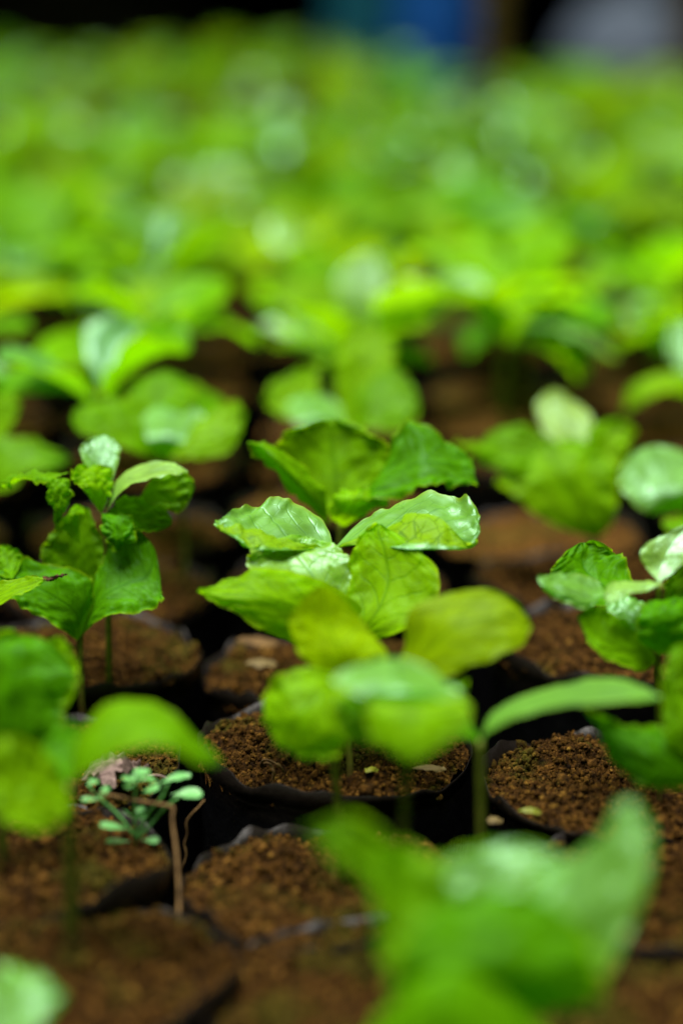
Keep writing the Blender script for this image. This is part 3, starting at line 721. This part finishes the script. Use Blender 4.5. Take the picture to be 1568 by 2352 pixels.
HPl((250, 1610), "pale seedling with shiny mint leaves and a small hanging leaf, on a tall stem", [
    (G_YEL, [[(232, 1180, 0)], [(195, 1130, -.5), (225, 1120, -.3), (252, 1135, 0)], [(165, 1098, -.4), (215, 1086, 0), (262, 1098, .4)], [(155, 1078, 0), (210, 1070, .4), (265, 1075, .7)]]),
    (G_MINT, [[(235, 1165, .5)], [(195, 1070, 1.2), (230, 1075, 1.5), (270, 1070, 1.4)], [(185, 1030, 1.8), (230, 1025, 2.1), (276, 1030, 2)], [(205, 1002, 2.2), (240, 1000, 2.5), (268, 1008, 2.3)]], dict(ruffle=.0005)),
    (G_PAL, [[(245, 1175, 0)], [(285, 1122, -.8), (285, 1108, 0), (275, 1095, .8)], [(345, 1100, -.9), (345, 1084, 0), (340, 1062, 1)], [(405, 1090, -.6), (405, 1075, 0), (395, 1060, .6)], [(432, 1086, 0)]], dict(ruffle=.0005)),
    (G_MID, [[(148, 1098, -.2)], [(112, 1100, -.4), (138, 1115, -.6), (162, 1105, -.4)], [(107, 1150, -.5), (135, 1155, -.8), (164, 1145, -.5)], [(135, 1202, -.5)]], dict(roundtip=False, label="small hanging leaf")),
    (G_MID, [[(160, 1085, -.1)], [(110, 1102, -.5), (105, 1094, 0), (110, 1086, .5)], [(50, 1105, -.5), (45, 1096, 0), (50, 1088, .5)], [(0, 1120, 0)]], dict(roundtip=False)),
    (G_MID, [[(300, 1180, .5)], [(365, 1170, .6), (350, 1130, .8), (360, 1085, 1)], [(415, 1175, .8), (405, 1125, 1), (410, 1075, 1.2)], [(448, 1130, 1), (446, 1110, 1.1), (440, 1090, 1.2)]]),
    (G_MID, [[(245, 1180, .2)], [(260, 1200, -.4), (280, 1170, 0), (290, 1140, .4)], [(320, 1225, -.4), (330, 1190, 0), (335, 1150, .4)], [(390, 1220, 0), (395, 1195, .1), (390, 1170, .3)]]),
    (G_DRK, [[(240, 1180, -.2)], [(235, 1190, -.6), (265, 1200, -.9), (300, 1190, -.6)], [(240, 1225, -.9), (275, 1240, -1.2), (310, 1225, -.9)], [(275, 1262, -1)]]),
], [(250, 1450), (246, 1300), (238, 1180)], soil_z=0.145, radius=.0013)

HPl((425, 1352), "blurred seedling with a broad flat right leaf, upper left of the sharp one", [
    (G_MID, [[(370, 1060, 0)], [(290, 1030, -.6), (310, 990, .3), (335, 960, 1)], [(210, 1005, -.6), (225, 950, .4), (270, 915, 1.4)], [(160, 985, 0), (170, 950, .6), (210, 910, 1.4)]]),
    (G_MINT, [[(380, 1060, 0)], [(340, 1010, -.8), (390, 1005, -.6), (430, 1020, -.6)], [(330, 960, .8), (400, 955, 1.2), (465, 962, 1)], [(350, 930, 2), (400, 925, 2.4), (460, 935, 2.2)]], dict(ruffle=.0005)),
    (G_YEL, [[(385, 1060, -.3)], [(400, 1050, -1.2), (430, 1010, -.6), (450, 970, .2)], [(460, 1050, -1.4), (490, 1000, -.6), (500, 935, .6)], [(520, 1045, -1), (545, 990, -.3), (535, 915, .6)], [(545, 1010, -.5), (553, 965, 0), (545, 920, .4)]]),
    (G_MID, [[(380, 1040, .6)], [(290, 940, 1.4), (360, 930, 2), (430, 935, 1.6)], [(300, 890, 2.4), (370, 870, 3), (450, 890, 2.6)], [(340, 860, 3.2), (375, 852, 3.4), (420, 865, 3.2)]]),
], [(422, 1200), (380, 1060)], radius=.0013)

HPl((1340, 1335), "blurred seedling with a cream spoon-shaped upright leaf, right of centre", [
    ((0.25, 0.42, 0.016), [[(1330, 1120, .4)], [(1300, 1060, .9), (1325, 1045, 1.1), (1350, 1040, 1.1)], [(1245, 990, 1.7), (1300, 970, 2.0), (1362, 985, 1.9)], [(1228, 930, 2.5), (1275, 920, 2.8), (1350, 945, 2.6)], [(1245, 900, 3), (1275, 893, 3.1), (1310, 910, 3)]], dict(ruffle=.0004, label="cream spoon-shaped leaf")),
    (G_MID, [[(1330, 1180, .3)], [(1200, 1090, -.2), (1250, 1060, .6), (1290, 1040, 1)], [(1110, 1070, 0), (1160, 1020, .8), (1230, 990, 1.4)], [(1082, 1045, .4), (1130, 990, 1.2), (1200, 962, 1.8)]]),
    (G_YEL, [[(1370, 1240, 0)], [(1270, 1205, -.6), (1330, 1190, -.3), (1400, 1210, -.3)], [(1180, 1140, -.6), (1290, 1100, 0), (1420, 1130, -.1)], [(1138, 1105, -.3), (1260, 1040, .7), (1410, 1050, .7)], [(1190, 1065, .4), (1270, 1015, 1.3), (1370, 1020, 1.3)]]),
    (G_YEL, [[(1360, 1180, .4)], [(1350, 1060, .6), (1390, 1050, .8), (1430, 1060, .6)], [(1350, 990, 1), (1400, 985, 1.4), (1450, 1010, 1.2)], [(1380, 960, 1.6), (1430, 965, 1.6), (1475, 995, 1.4)]]),
    (G_YEL, [[(1150, 1050, .2)], [(1100, 1040, -.2), (1100, 1030, 0), (1100, 1018, .3)], [(1065, 1030, -.1), (1065, 1024, 0), (1065, 1014, .2)], [(1040, 1022, 0)]], dict(roundtip=False)),
], [(1345, 1260), (1368, 1240), (1350, 1160, .4)], radius=.0014)

HPl((1600, 1390), "blurred seedling with a large mint leaf at right edge", [
    (G_MINT, [[(1570, 1180, 0)], [(1480, 1175, -1.4), (1530, 1140, -1), (1600, 1130, -.6)], [(1425, 1120, -1), (1510, 1070, .4), (1610, 1070, 1)], [(1415, 1060, .2), (1490, 1025, 1.6), (1580, 1030, 2)]], dict(ruffle=.0006, label="large mint leaf")),
    (G_MID, [[(1570, 1180, 0)], [(1520, 1200, -1.4), (1570, 1200, -1.6), (1630, 1190, -1.2)], [(1540, 1225, -2), (1590, 1230, -2.2), (1640, 1210, -1.8)], [(1590, 1250, -2.4)]]),
    (G_MID, [[(1570, 1180, .4)], [(1600, 1080, .8), (1650, 1080, 1), (1700, 1110, .8)], [(1620, 1020, 1.4), (1680, 1010, 1.6), (1730, 1050, 1.3)], [(1680, 970, 2)]]),
], [(1585, 1280), (1570, 1180)])

HPl((-30, 1330), "blurred seedling at left edge with a broad leaf reaching in, above the pale tall one", [
    (G_MID, [[(-50, 1130, 0)], [(20, 1125, -1), (0, 1080, 0), (-10, 1010, 1)], [(70, 1085, -.8), (75, 1055, 0), (70, 1010, 1)], [(120, 1085, -.3), (125, 1060, 0), (125, 1030, .5)], [(165, 1055, 0)]]),
    (G_YEL, [[(-50, 1130, 0)], [(-60, 1060, .6), (-30, 1040, 1), (0, 1030, 1)], [(-50, 960, 1.6), (0, 940, 2), (40, 950, 2)], [(0, 900, 2.6), (25, 895, 2.6), (50, 910, 2.6)]]),
    (G_MID, [[(-50, 1130, 0)], [(-110, 1090, -1), (-110, 1060, 0), (-100, 1020, 1)], [(-190, 1080, -1), (-190, 1050, 0), (-180, 1010, 1)], [(-250, 1060, 0)]]),
], [(-45, 1230), (-50, 1130)])

HPl((1610, 1140), "blurred seedling at right edge with a drooping pale-tipped leaf, above the large mint leaf", [
    (G_YEL, [[(1605, 930, 0)], [(1570, 905, -1), (1565, 880, 0), (1570, 850, .8)], [(1510, 905, -1), (1505, 885, 0), (1500, 860, .8)], [(1460, 930, -.6), (1455, 905, 0), (1450, 885, .5)], [(1430, 945, 0)]], dict(roundtip=False)),
    (G_MINT, [[(1605, 930, 0)], [(1560, 860, .6), (1590, 840, 1), (1620, 850, 1)], [(1530, 800, 1.6), (1570, 780, 2), (1620, 790, 2)], [(1530, 750, 2.6), (1570, 740, 2.8), (1610, 755, 2.6)]]),
    (G_MID, [[(1605, 930, 0)], [(1650, 900, -1), (1660, 870, 0), (1650, 840, 1)], [(1730, 900, -1), (1740, 870, 0), (1730, 830, 1)], [(1800, 890, 0)]]),
], [(1608, 1030), (1605, 930)])

HPl((790, 1260), "blurred pale seedling two rows behind the sharp one, in its column", [
    (G_MINT, [[(775, 1000, 0)], [(690, 975, -1.4), (740, 965, -1.2), (790, 975, -1)], [(655, 945, -.4), (720, 930, .2), (785, 940, .4)], [(665, 910, 1), (720, 902, 1.4), (775, 910, 1.4)]], dict(ruffle=.0005)),
    (G_YEL, [[(775, 1000, 0)], [(650, 960, .2), (690, 920, .8), (730, 890, 1.3)], [(605, 920, .6), (660, 870, 1.4), (740, 840, 2.2)], [(630, 880, 1), (690, 845, 1.8), (760, 825, 2.4)]]),
    (G_MID, [[(790, 1000, 0)], [(840, 985, -1), (850, 940, -.2), (830, 890, .8)], [(920, 985, -1), (920, 920, 0), (870, 850, 1.4)], [(972, 960, -.4), (950, 890, .4), (910, 830, 1.4)]]),
    (G_YEL, [[(785, 990, .5)], [(770, 850, 1.6), (830, 840, 2), (890, 850, 1.6)], [(780, 790, 2.6), (850, 770, 3), (910, 800, 2.6)], [(820, 745, 3.4), (850, 740, 3.5), (890, 765, 3.3)]]),
], [(785, 1120), (780, 1000)])

HPl((830, 1010), "blurred seedling with two pale raised wing-like leaves, far behind the sharp one", [
    (G_PAL, [[(830, 790, 0)], [(780, 700, -.2), (820, 700, .2), (860, 715, .2)], [(775, 640, .6), (830, 630, 1), (885, 650, .8)], [(810, 590, 1.4), (850, 580, 1.6), (890, 600, 1.4)]], dict(ruffle=.0005)),
    (G_PAL, [[(840, 780, 0)], [(850, 740, -.8), (880, 705, 0), (900, 685, .6)], [(900, 705, -.6), (930, 665, .2), (935, 640, .8)], [(975, 635, .3)]], dict(ruffle=.0005, roundtip=False)),
    (G_PAL, [[(820, 790, 0)], [(740, 778, -1), (740, 755, 0), (735, 730, 1)], [(660, 770, -1), (660, 745, 0), (655, 715, 1)], [(590, 745, 0)]], dict(ruffle=.0005)),
    (G_YEL, [[(820, 790, 0)], [(690, 720, 0), (720, 690, .8), (770, 670, 1.4)], [(620, 690, .6), (670, 650, 1.4), (740, 640, 2)], [(640, 640, 1.6)]]),
    (G_YEL, [[(835, 800, -.2)], [(790, 800, -1.4), (830, 790, -1.4), (890, 800, -1.2)], [(770, 840, -2), (840, 840, -2.2), (910, 845, -2)], [(840, 880, -2.4)]]),
], [(830, 900), (830, 790)])

# ------------------------------------------------------------------ the crowded seedlings behind
def ptL(x, y, z): return (x, y, z)
def gen_leaf(az, L, Wd, lift, droop, cup, z0, rr):
    """A leaf in the seedling's own frame: rises at `lift`, bends by `droop`, cups across by `cup`."""
    rows = [[(0.002 * math.cos(az), 0.002 * math.sin(az), z0)]]
    n = 5
    wprof = [0, 0.62, 1.0, 0.93, 0.55]
    r = 0.002; z = z0; a = lift
    ca, sa = math.cos(az), math.sin(az)
    for k in range(1, n):
        st = L / (n - 1)
        r += st * math.cos(a); z += st * math.sin(a); a -= droop / (n - 1)
        hw = Wd * 0.5 * wprof[k]
        up = cup * hw * (1 + rr.uniform(-.3, .3)); nrm_r, nrm_z = -math.sin(a), math.cos(a)
        row = []
        for s in (-1, 0, 1):
            q = up if s else 0
            row.append(((r + nrm_r * q) * ca - s * hw * sa, (r + nrm_r * q) * sa + s * hw * ca, z + nrm_z * q))
        rows.append(row)
    return rows

def proto(k, hi=False):
    rr = random.Random(900 + k)
    root = empty("seedling", (0, -30, 0))
    h = rr.uniform(0.038, 0.055)
    tube_obj("stem", [(0, 0, -0.012), (rr.uniform(-.001, .001), 0, h * .5), (0, 0, h)], [0.0016, 0.0014, 0.0012], M_STEM, root, 8, m=8)
    a0 = rr.uniform(0, 6.28)
    specs = []
    for q in range(2):
        specs.append((a0 + math.pi * q + rr.uniform(-.3, .3), rr.uniform(.040, .052), rr.uniform(.036, .046), rr.uniform(-.1, .7), rr.uniform(.1, 1.1), rr.uniform(-.15, .5), h))
    for q in range(rr.choice((3, 4, 5, 6))):
        specs.append((a0 + 2.4 * q + 1.57 + rr.uniform(-.5, .5), rr.uniform(.026, .044), rr.uniform(.022, .036), rr.uniform(-.1, 1.1), rr.uniform(.2, 1.4), rr.uniform(0, .6), h + rr.uniform(-.008, .008)))
    for sp in specs:
        add_leaf(root, gen_leaf(*sp, rr), G_MID, ruffle=.0018, scal=.07, hi=hi)
    return root
PROTOS = [proto(k) for k in range(14)]

def bushy(k):
    rr = random.Random(1700 + k)
    root = empty("seedling", (0, -30, 0))
    h = rr.uniform(.046, .056)
    tube_obj("stem", [(0, 0, -0.012), (rr.uniform(-.001, .001), 0, h * .5), (0, 0, h)], [0.0016, 0.0014, 0.0012], M_STEM, root, 6, m=6)
    for part, cnt in (("foliage", 15), ("glossy_leaf", 2)):
        Vs, Fs, Us, nb = [], [], [], 0
        for q in range(cnt):
            leafseed[0] += 1
            low = rr.random() ** 1.5
            rows = gen_leaf(2.4 * q + rr.uniform(-.5, .5), rr.uniform(.028, .052), rr.uniform(.018, .031), rr.uniform(-.15, 1.0), rr.uniform(.1, 1.5), rr.uniform(-.1, .5), h - .022 * low, rr)
            V, Fc, uv = leaf_arrays(rows, 12, 9, .0015, .06, leafseed[0])
            Vs.append(V); Fs.append(Fc + nb); Us.append(uv); nb += len(V)
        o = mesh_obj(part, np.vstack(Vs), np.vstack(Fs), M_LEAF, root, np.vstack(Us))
    return root
NB = 8
PROTOS += [bushy(k) for k in range(NB)]
for p in PROTOS: children_of(p)

def tint_rand(rr):
    q = rr.random()
    if q < .55: b = (rr.uniform(.12, .20), rr.uniform(.31, .40), .002)
    elif q < .85: b = (rr.uniform(.08, .12), rr.uniform(.25, .33), .003)
    else: b = (rr.uniform(.12, .2), rr.uniform(.33, .4), rr.uniform(.004, .01))
    return b + (1,)

used_proto = set()
def place(k, x, y, z, rz, sc, label, group, rr):
    src = PROTOS[k]
    root = src.copy(); col.objects.link(root)
    root.location = (x, y, z); root.rotation_euler = (rr.uniform(-.08, .08), rr.uniform(-.08, .08), rz); root.scale = (sc, sc, sc)
    tag(root, label, "seedling", group)
    t = tint_rand(rr)
    if k >= 14: t = (t[0] * .72, t[1] * .74, t[2] * .5, 1)      # the crowded far seedlings get a darker tint
    for ch in children_of(src):
        c = ch.copy(); col.objects.link(c); c.parent = root
        f = rr.uniform(.85, 1.15)
        if c.name.startswith("glossy_leaf"):
            c.color = (t[0], t[1], rr.uniform(.02, .05) if rr.random() < .3 else .002, 1); continue  # some of these leaves get the added sheen
        c.color = (t[0] * f, t[1] * f, rr.uniform(.02, .05) if rr.random() < .22 else t[2] * .5, 1)
    return root

heroXY = [(b.x, b.y) for _, b in HP]
YA = pA.y; PIT = 0.0935
rr = random.Random(21)
def in_view(x, y, m):
    return abs(x) < (W_ / 2 / F_) * math.hypot(y, 0.25) + m
FAR_LABEL = "small blurred seedling in the dense green far part of the bed"
n_plants = 0
for k in range(1, 36):
    y0 = YA + k * PIT
    for i in range(-7, 8):
        x = i * 0.0925 - 0.002 + rr.uniform(-.006, .006)
        y = y0 + rr.uniform(-.008, .008)
        edge_y = 2.3 if x < 0.09 else 2.78
        gap = y > edge_y
        back_bed = x < 0.09 and 2.95 < y < 3.8
        if gap and not back_bed: continue
        if not in_view(x, y, 0.06): continue
        bed2 = back_bed and gap
        near = y < 1.62
        top = SOIL_Z * rr.uniform(.96, 1.03)
        bag_label = ("black plastic soil bag, " + (ORD[k] if k < 13 else "") + " row behind the sharp bag, " + colphrase(i)) if near else \
                    ("black soil bag along the front edge of the separate far bed" if bed2 else "blurred black soil bag buried among far seedlings")
        if y < 2.0 or (bed2 and y < 3.15):
            b = make_bag(x, y, bag_label, k <= 2, top, group="black plastic bags of soil" if near else ("bags at the far bed's edge" if bed2 else "bags in the far part of the bed"))
        if any(math.hypot(x - hx, y - hy) < 0.058 for hx, hy in heroXY): continue
        if 3 <= k <= 8 and rr.random() < .07: continue
        if k <= 2 and abs(i) <= 2: continue
        sc = rr.uniform(1.05, 1.32) if y < 1.5 else rr.uniform(.9, 1.06)
        lift = 0.0
        if bed2:
            u_ = (x + .14) / .17
            sc *= .85; top += -.028 + 0.010 * math.exp(-u_ * u_)
        lab = ("blurred seedling, " + ORD[k] + " row behind the sharp centre one, " + colphrase(i)) if near else \
              ("blurred bright seedling in the separate bed beyond the dark strip" if bed2 else FAR_LABEL)
        grp = "seedlings in the middle rows" if near else ("seedlings in the far bed" if bed2 else "seedlings in the far part of the bed")
        place(rr.randrange(14) if y < 1.42 else 14 + rr.randrange(NB), x + rr.uniform(-.01, .01), y + rr.uniform(-.01, .01), top + .001, rr.uniform(0, 6.28), sc, lab, grp, rr)
        n_plants += 1
        if not near and not bed2 and rr.random() < .55:      # a second seedling in the same bag
            place(14 + rr.randrange(NB), x + rr.choice((-1, 1)) * rr.uniform(.018, .03), y + rr.uniform(-.025, .025), top + .001, rr.uniform(0, 6.28), sc * rr.uniform(.75, .95), lab, grp, rr)
for p in PROTOS:
    for c in children_of(p): bpy.data.objects.remove(c)
    bpy.data.objects.remove(p)
print("seedlings", len([o for o in bpy.data.objects if o.get("category") == "seedling"]))

# ------------------------------------------------------------------ weed, twig, litter
wb = on_soil(312, 1928, 0.1435)
weed = tag(empty("weed", wb), "tiny pale weed with spoon-shaped leaves beside the bent dry twig", "weed")
def W(px, py, d=0): return at(px, py, wb.y + d * .01) - wb
def weed_leaf(base, tip, w, d0=0, d1=0, tilt=.5):
    a = np.array(W(*base, d0)); b = np.array(W(*tip, d1)); ax = b - a; L = np.linalg.norm(ax); ax /= L
    side = np.cross(ax, [0, -math.sin(.25), math.cos(.25)]); 
    nrm = np.linalg.norm(side); side = side / nrm if nrm > .2 else np.array([0, 1., 0])
    side = side * 1.0; nn = np.cross(side, ax)
    rows = [[a]]
    for t, ww in ((.25, .16), (.5, .45), (.75, .5), (.92, .34)):
        c = a + ax * L * t + nn * (-.25 * L * (t - .5) ** 2)
        rows.append([c - side * w * ww + nn * w * .08, c, c + side * w * ww + nn * w * .08])
    rows.append([b])
    add_leaf(weed, rows, ruffle=.0002, scal=.03, hi=False, mat=M_WEED, roundtip=False)
for pts in ([(312, 1940), (310, 1870), (312, 1800), (318, 1775)], [(312, 1930), (340, 1870), (372, 1832), (385, 1800)], [(312, 1925), (270, 1870), (225, 1830), (200, 1800)], [(312, 1932), (350, 1890), (375, 1860), (410, 1830)]):
    tube_obj("stalk", [W(x, y, (x - 312) * -.004) for x, y in pts], [.0005, .00045, .0004, .0003], M_WEED, weed, 8, m=14)
for b_, t_, w_, d0, d1 in [((318, 1790), (330, 1764), .0058, 0, .6), ((318, 1795), (280, 1786), .003, 0, -.2), ((318, 1795), (350, 1782), .0035, 0, .3), ((314, 1800), (285, 1808), .003, 0, -.3),
                            ((312, 1800), (316, 1775), .004, -.1, .1), ((345, 1800), (352, 1790), .0035, 0, .2), ((325, 1820), (366, 1808), .0045, 0, -.2), ((362, 1800), (438, 1776), .0045, .2, .8),
                            ((392, 1826), (465, 1822), .0065, 0, .1), ((300, 1905), (228, 1893), .0045, -.2, -.5), ((325, 1930), (366, 1930), .004, -.1, -.2), ((300, 1932), (242, 1932), .003, -.2, -.4),
                            ((226, 1836), (250, 1805), .0035, 0, .2), ((232, 1835), (186, 1836), .003, 0, -.2), ((205, 1805), (222, 1790), .004, 0, .3), ((310, 1880), (285, 1862), .003, 0, -.3), ((310, 1885), (336, 1868), .003, 0, .2), ((310, 1872), (332, 1852), .003, 0, .3)]:
    weed_leaf(b_, t_, w_ * .82, d0, d1)

def thing_tube(name, label, cat, pts, radii, mat, bumps=.3, Y=None, seed=0):
    P = [at(px, py, Y + d * .01) for px, py, d in pts]
    o0 = P[0]
    o = tube_obj(name, [p - o0 for p in P], radii, mat, None, 10, bumps, seed, 40)
    o.location = o0
    return tag(o, label, cat)
yt = wb.y
thing_tube("bent_twig", "bent dry brown twig leaning in the gap beside the weed", "twig",
           [(205, 1820, .4), (250, 1826, 0), (320, 1840, -.2), (385, 1851, -.4), (398, 1858, -.45), (396, 1885, -.7), (404, 1950, -1.4), (410, 2030, -2.3), (412, 2110, -3.2)], [.0003, .0004, .0005, .00055, .0005, .00045, .0005, .00045, .0005], M_TWIG, .5, yt, 3)
thing_tube("root_strand", "thin pale root hanging down the sharp bag's dark wall", "root",
           [(470, 1837, 0), (455, 1855, -.1), (440, 1870, -.15), (428, 1890, -.2), (430, 1915, -.25), (424, 1940, -.25), (428, 1965, -.3), (418, 1995, -.3)], [.0003, .0003, .00025, .0003, .00025, .00025, .0002, .00015], M_TWIG, .6, pA.y - .046, 5)
db = on_soil(262, 1792, 0.148)
dl = empty("withered_leaf", db); tag(dl, "crumpled grey-brown dead leaf lying behind the weed", "dead leaf")
rows = [[(-.010, 0, 0)], [(-.006, -.005, .003), (-.006, 0, .001), (-.006, .005, .005)], [(0, -.007, .002), (0, 0, .003), (0, .006, .006)], [(.006, -.005, .005), (.006, 0, .002), (.006, .005, .004)], [(.011, .001, .001)]]
add_leaf(dl, rows, name="blade", ruffle=.003, scal=.3, mat=M_DEAD, roundtip=False)
tube_obj("stalk", [(.010, .001, .001), (.014, 0, .0015), (.018, -.002, .0005)], [.0005, .0004, .0003], M_DEAD, dl, 6, m=8)

def scrap(px, py, z, label, L, w, mat, ang, name="straw_scrap", cat="scrap"):
    p = on_soil(px, py, z)
    rows = [[(-L / 2, 0, .0006)], [(-L / 4, -w / 2, .0012), (-L / 4, 0, .0018), (-L / 4, w / 2, .001)], [(L / 5, -w / 2, .0008), (L / 5, 0, .002), (L / 5, w / 2, .0012)], [(L / 2, 0, .0008)]]
    o = add_leaf(None, rows, name=name, ruffle=.0006, scal=.25, hi=False, mat=mat, roundtip=False)
    o.location = p; o.rotation_euler = (.1, .15, ang)
    tag(o, label, cat)
scrap(985, 1772, .148, "flat pale straw flake on the sharp bag's soil by its right rim", .011, .003, M_STRAW, .2)
scrap(852, 1776, .149, "yellow-green curled scrap beside the sharp stem's foot", .006, .0028, simple("yellow_scrap", [(0.3, (.14, .15, .01)), (0.7, (.25, .26, .02))], 200, .5, .3), .9, "leaf_scrap")
scrap(1135, 1893, .145, "cream chip of dead leaf on the right bag's soil", .006, .0035, M_STRAW, 1.0)
scrap(1215, 1870, .147, "yellow-green flake lying on the right bag's soil", .007, .003, simple("olive_scrap", [(0.3, (.10, .12, .01)), (0.7, (.18, .2, .02))], 200, .5, .3), .1, "leaf_scrap")
scrap(600, 1530, .149, "blurred cream dead leaf on the soil behind the sharp seedling", .012, .006, M_STRAW, .3, "dead_leaf", "dead leaf")
scrap(590, 1480, .150, "tan dry leaf on soil, left below the sharp seedling's leaves", .016, .006, M_TWIG, .1, "dead_leaf", "dead leaf")
thing_tube("dry_tuft", "curled brown dried shoot standing in the sharp bag's soil", "dried shoot", [(625, 1795, 0), (628, 1770, 0), (615, 1752, .2), (600, 1760, .3), (608, 1745, .1), (640, 1758, 0), (652, 1775, .1)], [.0003, .0005, .0004, .0005, .0004, .0005, .0002], M_TWIG, .9, on_soil(625, 1790).y, 8)

# ------------------------------------------------------------------ far things
def lathe(name, prof, mat, parent, n=40, cap=True):
    th = np.linspace(0, 2 * math.pi, n, endpoint=False)
    V = np.vstack([np.stack([r * np.cos(th), r * np.sin(th), np.full(n, z)], -1) for r, z in prof])
    return mesh_obj(name, V, grid_faces(len(prof), n, True), mat, parent)
def drum(px, Y, rad, h, mat, label):
    p = at(px, 60, Y)
    root = empty("plastic_drum", (p.x, Y, 0)); tag(root, label, "drum")
    pr = [(0.001, 0.0), (rad * .9, 0.0), (rad * .97, .02)]
    for k in range(1, 12):
        z = h * k / 12
        bulge = 1.0 + (.05 if k in (4, 8) else 0)
        pr += [(rad * bulge, z - .012), (rad * (bulge + .005), z), (rad * bulge, z + .012)]
    pr += [(rad * .97, h * .97), (rad * .8, h), (rad * .78, h - .012), (0.001, h - .012)]
    lathe("body", pr, mat, root)
    for s in (-.45, .45):
        c = lathe("cap", [(0.001, h + .012), (.022, h + .012), (.026, h), (.026, h - .01)], mat, root, 16)
        c.location = (s * rad, 0, 0)
    return root
drum(1000, 4.0, .066, .55, M_BLUE, "blurred blue plastic drum standing beyond the beds")
drum(850, 4.15, .075, .5, M_TEAL, "blurred dim teal drum left of the bright blue one")

def post(px, py, Y, rad, h, label, lean=0.0):
    p = at(px, py, Y)
    root = empty("wooden_post", (p.x, Y, 0)); tag(root, label, "post")
    tube_obj("shaft", [(0, 0, -.05), (lean * .3, 0, h * .35), (lean * .6, 0, h * .7), (lean, 0, h)], [rad, rad * .97, rad * .95, rad * .93], M_WOOD, root, 14, .12, 3, 30)
    for z in (.3, .62, .95):
        lathe("node_ring", [(rad * .95, z - .012), (rad * 1.12, z - .003), (rad * 1.12, z + .003), (rad * .95, z + .012)], M_WOOD, root, 16).location = (lean * z / h, 0, 0)
post(1128, 190, 2.55, .014, 1.5, "brown bamboo post rising from the far seedlings, right of the blue drum")
post(1580, 100, 3.9, .02, 1.5, "brown post at the very right edge of the far bed")

def sack(px, Y, w, d, h, label):
    p = at(px, 60, Y)
    nt_, nz = 48, 24
    th = np.linspace(0, 2 * math.pi, nt_, endpoint=False); rows = []
    for k in range(nz):
        t = k / (nz - 1)
        prof = (1 - max(0, (t - .35) / .65) ** 2.4) ** .5 if t < 1 else 0.02
        base = min(1, .85 + t)
        f = 1 + .10 * (vnoise(np.cos(th) * 2 + t * 3, np.sin(th) * 2, 5) - .5) + .05 * (vnoise(np.cos(th) * 6, np.sin(th) * 6 + t * 8, 6) - .5)
        rows.append(np.stack([w * prof * base * f * np.cos(th), d * prof * base * f * np.sin(th), np.full(nt_, h * t)], -1))
    root = empty("filled_sack", (p.x, Y, 0)); tag(root, label, "sack")
    mesh_obj("cloth_body", np.vstack(rows), grid_faces(nz, nt_, True), M_SACK, root)
    tube_obj("tied_neck", [(0, 0, h * .97), (.01, 0, h * 1.03), (.03, -.01, h * 1.08)], [.03, .02, .035], M_SACK, root, 12, .5, 2, 10)
sack(1455, 4.0, .135, .13, .25, "rounded grey sack blurred in the dark behind the right of the bed")

hp = at(150, 20, 5.6)
n = 60
gx, gy = np.meshgrid(np.linspace(-1, 1, n), np.linspace(-1, 1, n))
gr = np.sqrt(gx ** 2 + gy ** 2)
gz = np.clip(1 - gr, 0, 1) ** .8 * (.8 + .5 * fbm(gx * 4 + 9, gy * 4 + 3, 4)) * .26
o = mesh_obj("soil_heap", np.stack([gx * .5, gy * .4, gz - .004], -1).reshape(-1, 3), grid_faces(n, n), M_HEAP)
o.location = (hp.x, 5.6, 0); tag(o, "low olive-brown soil heap in the dark at the top left", "soil heap")
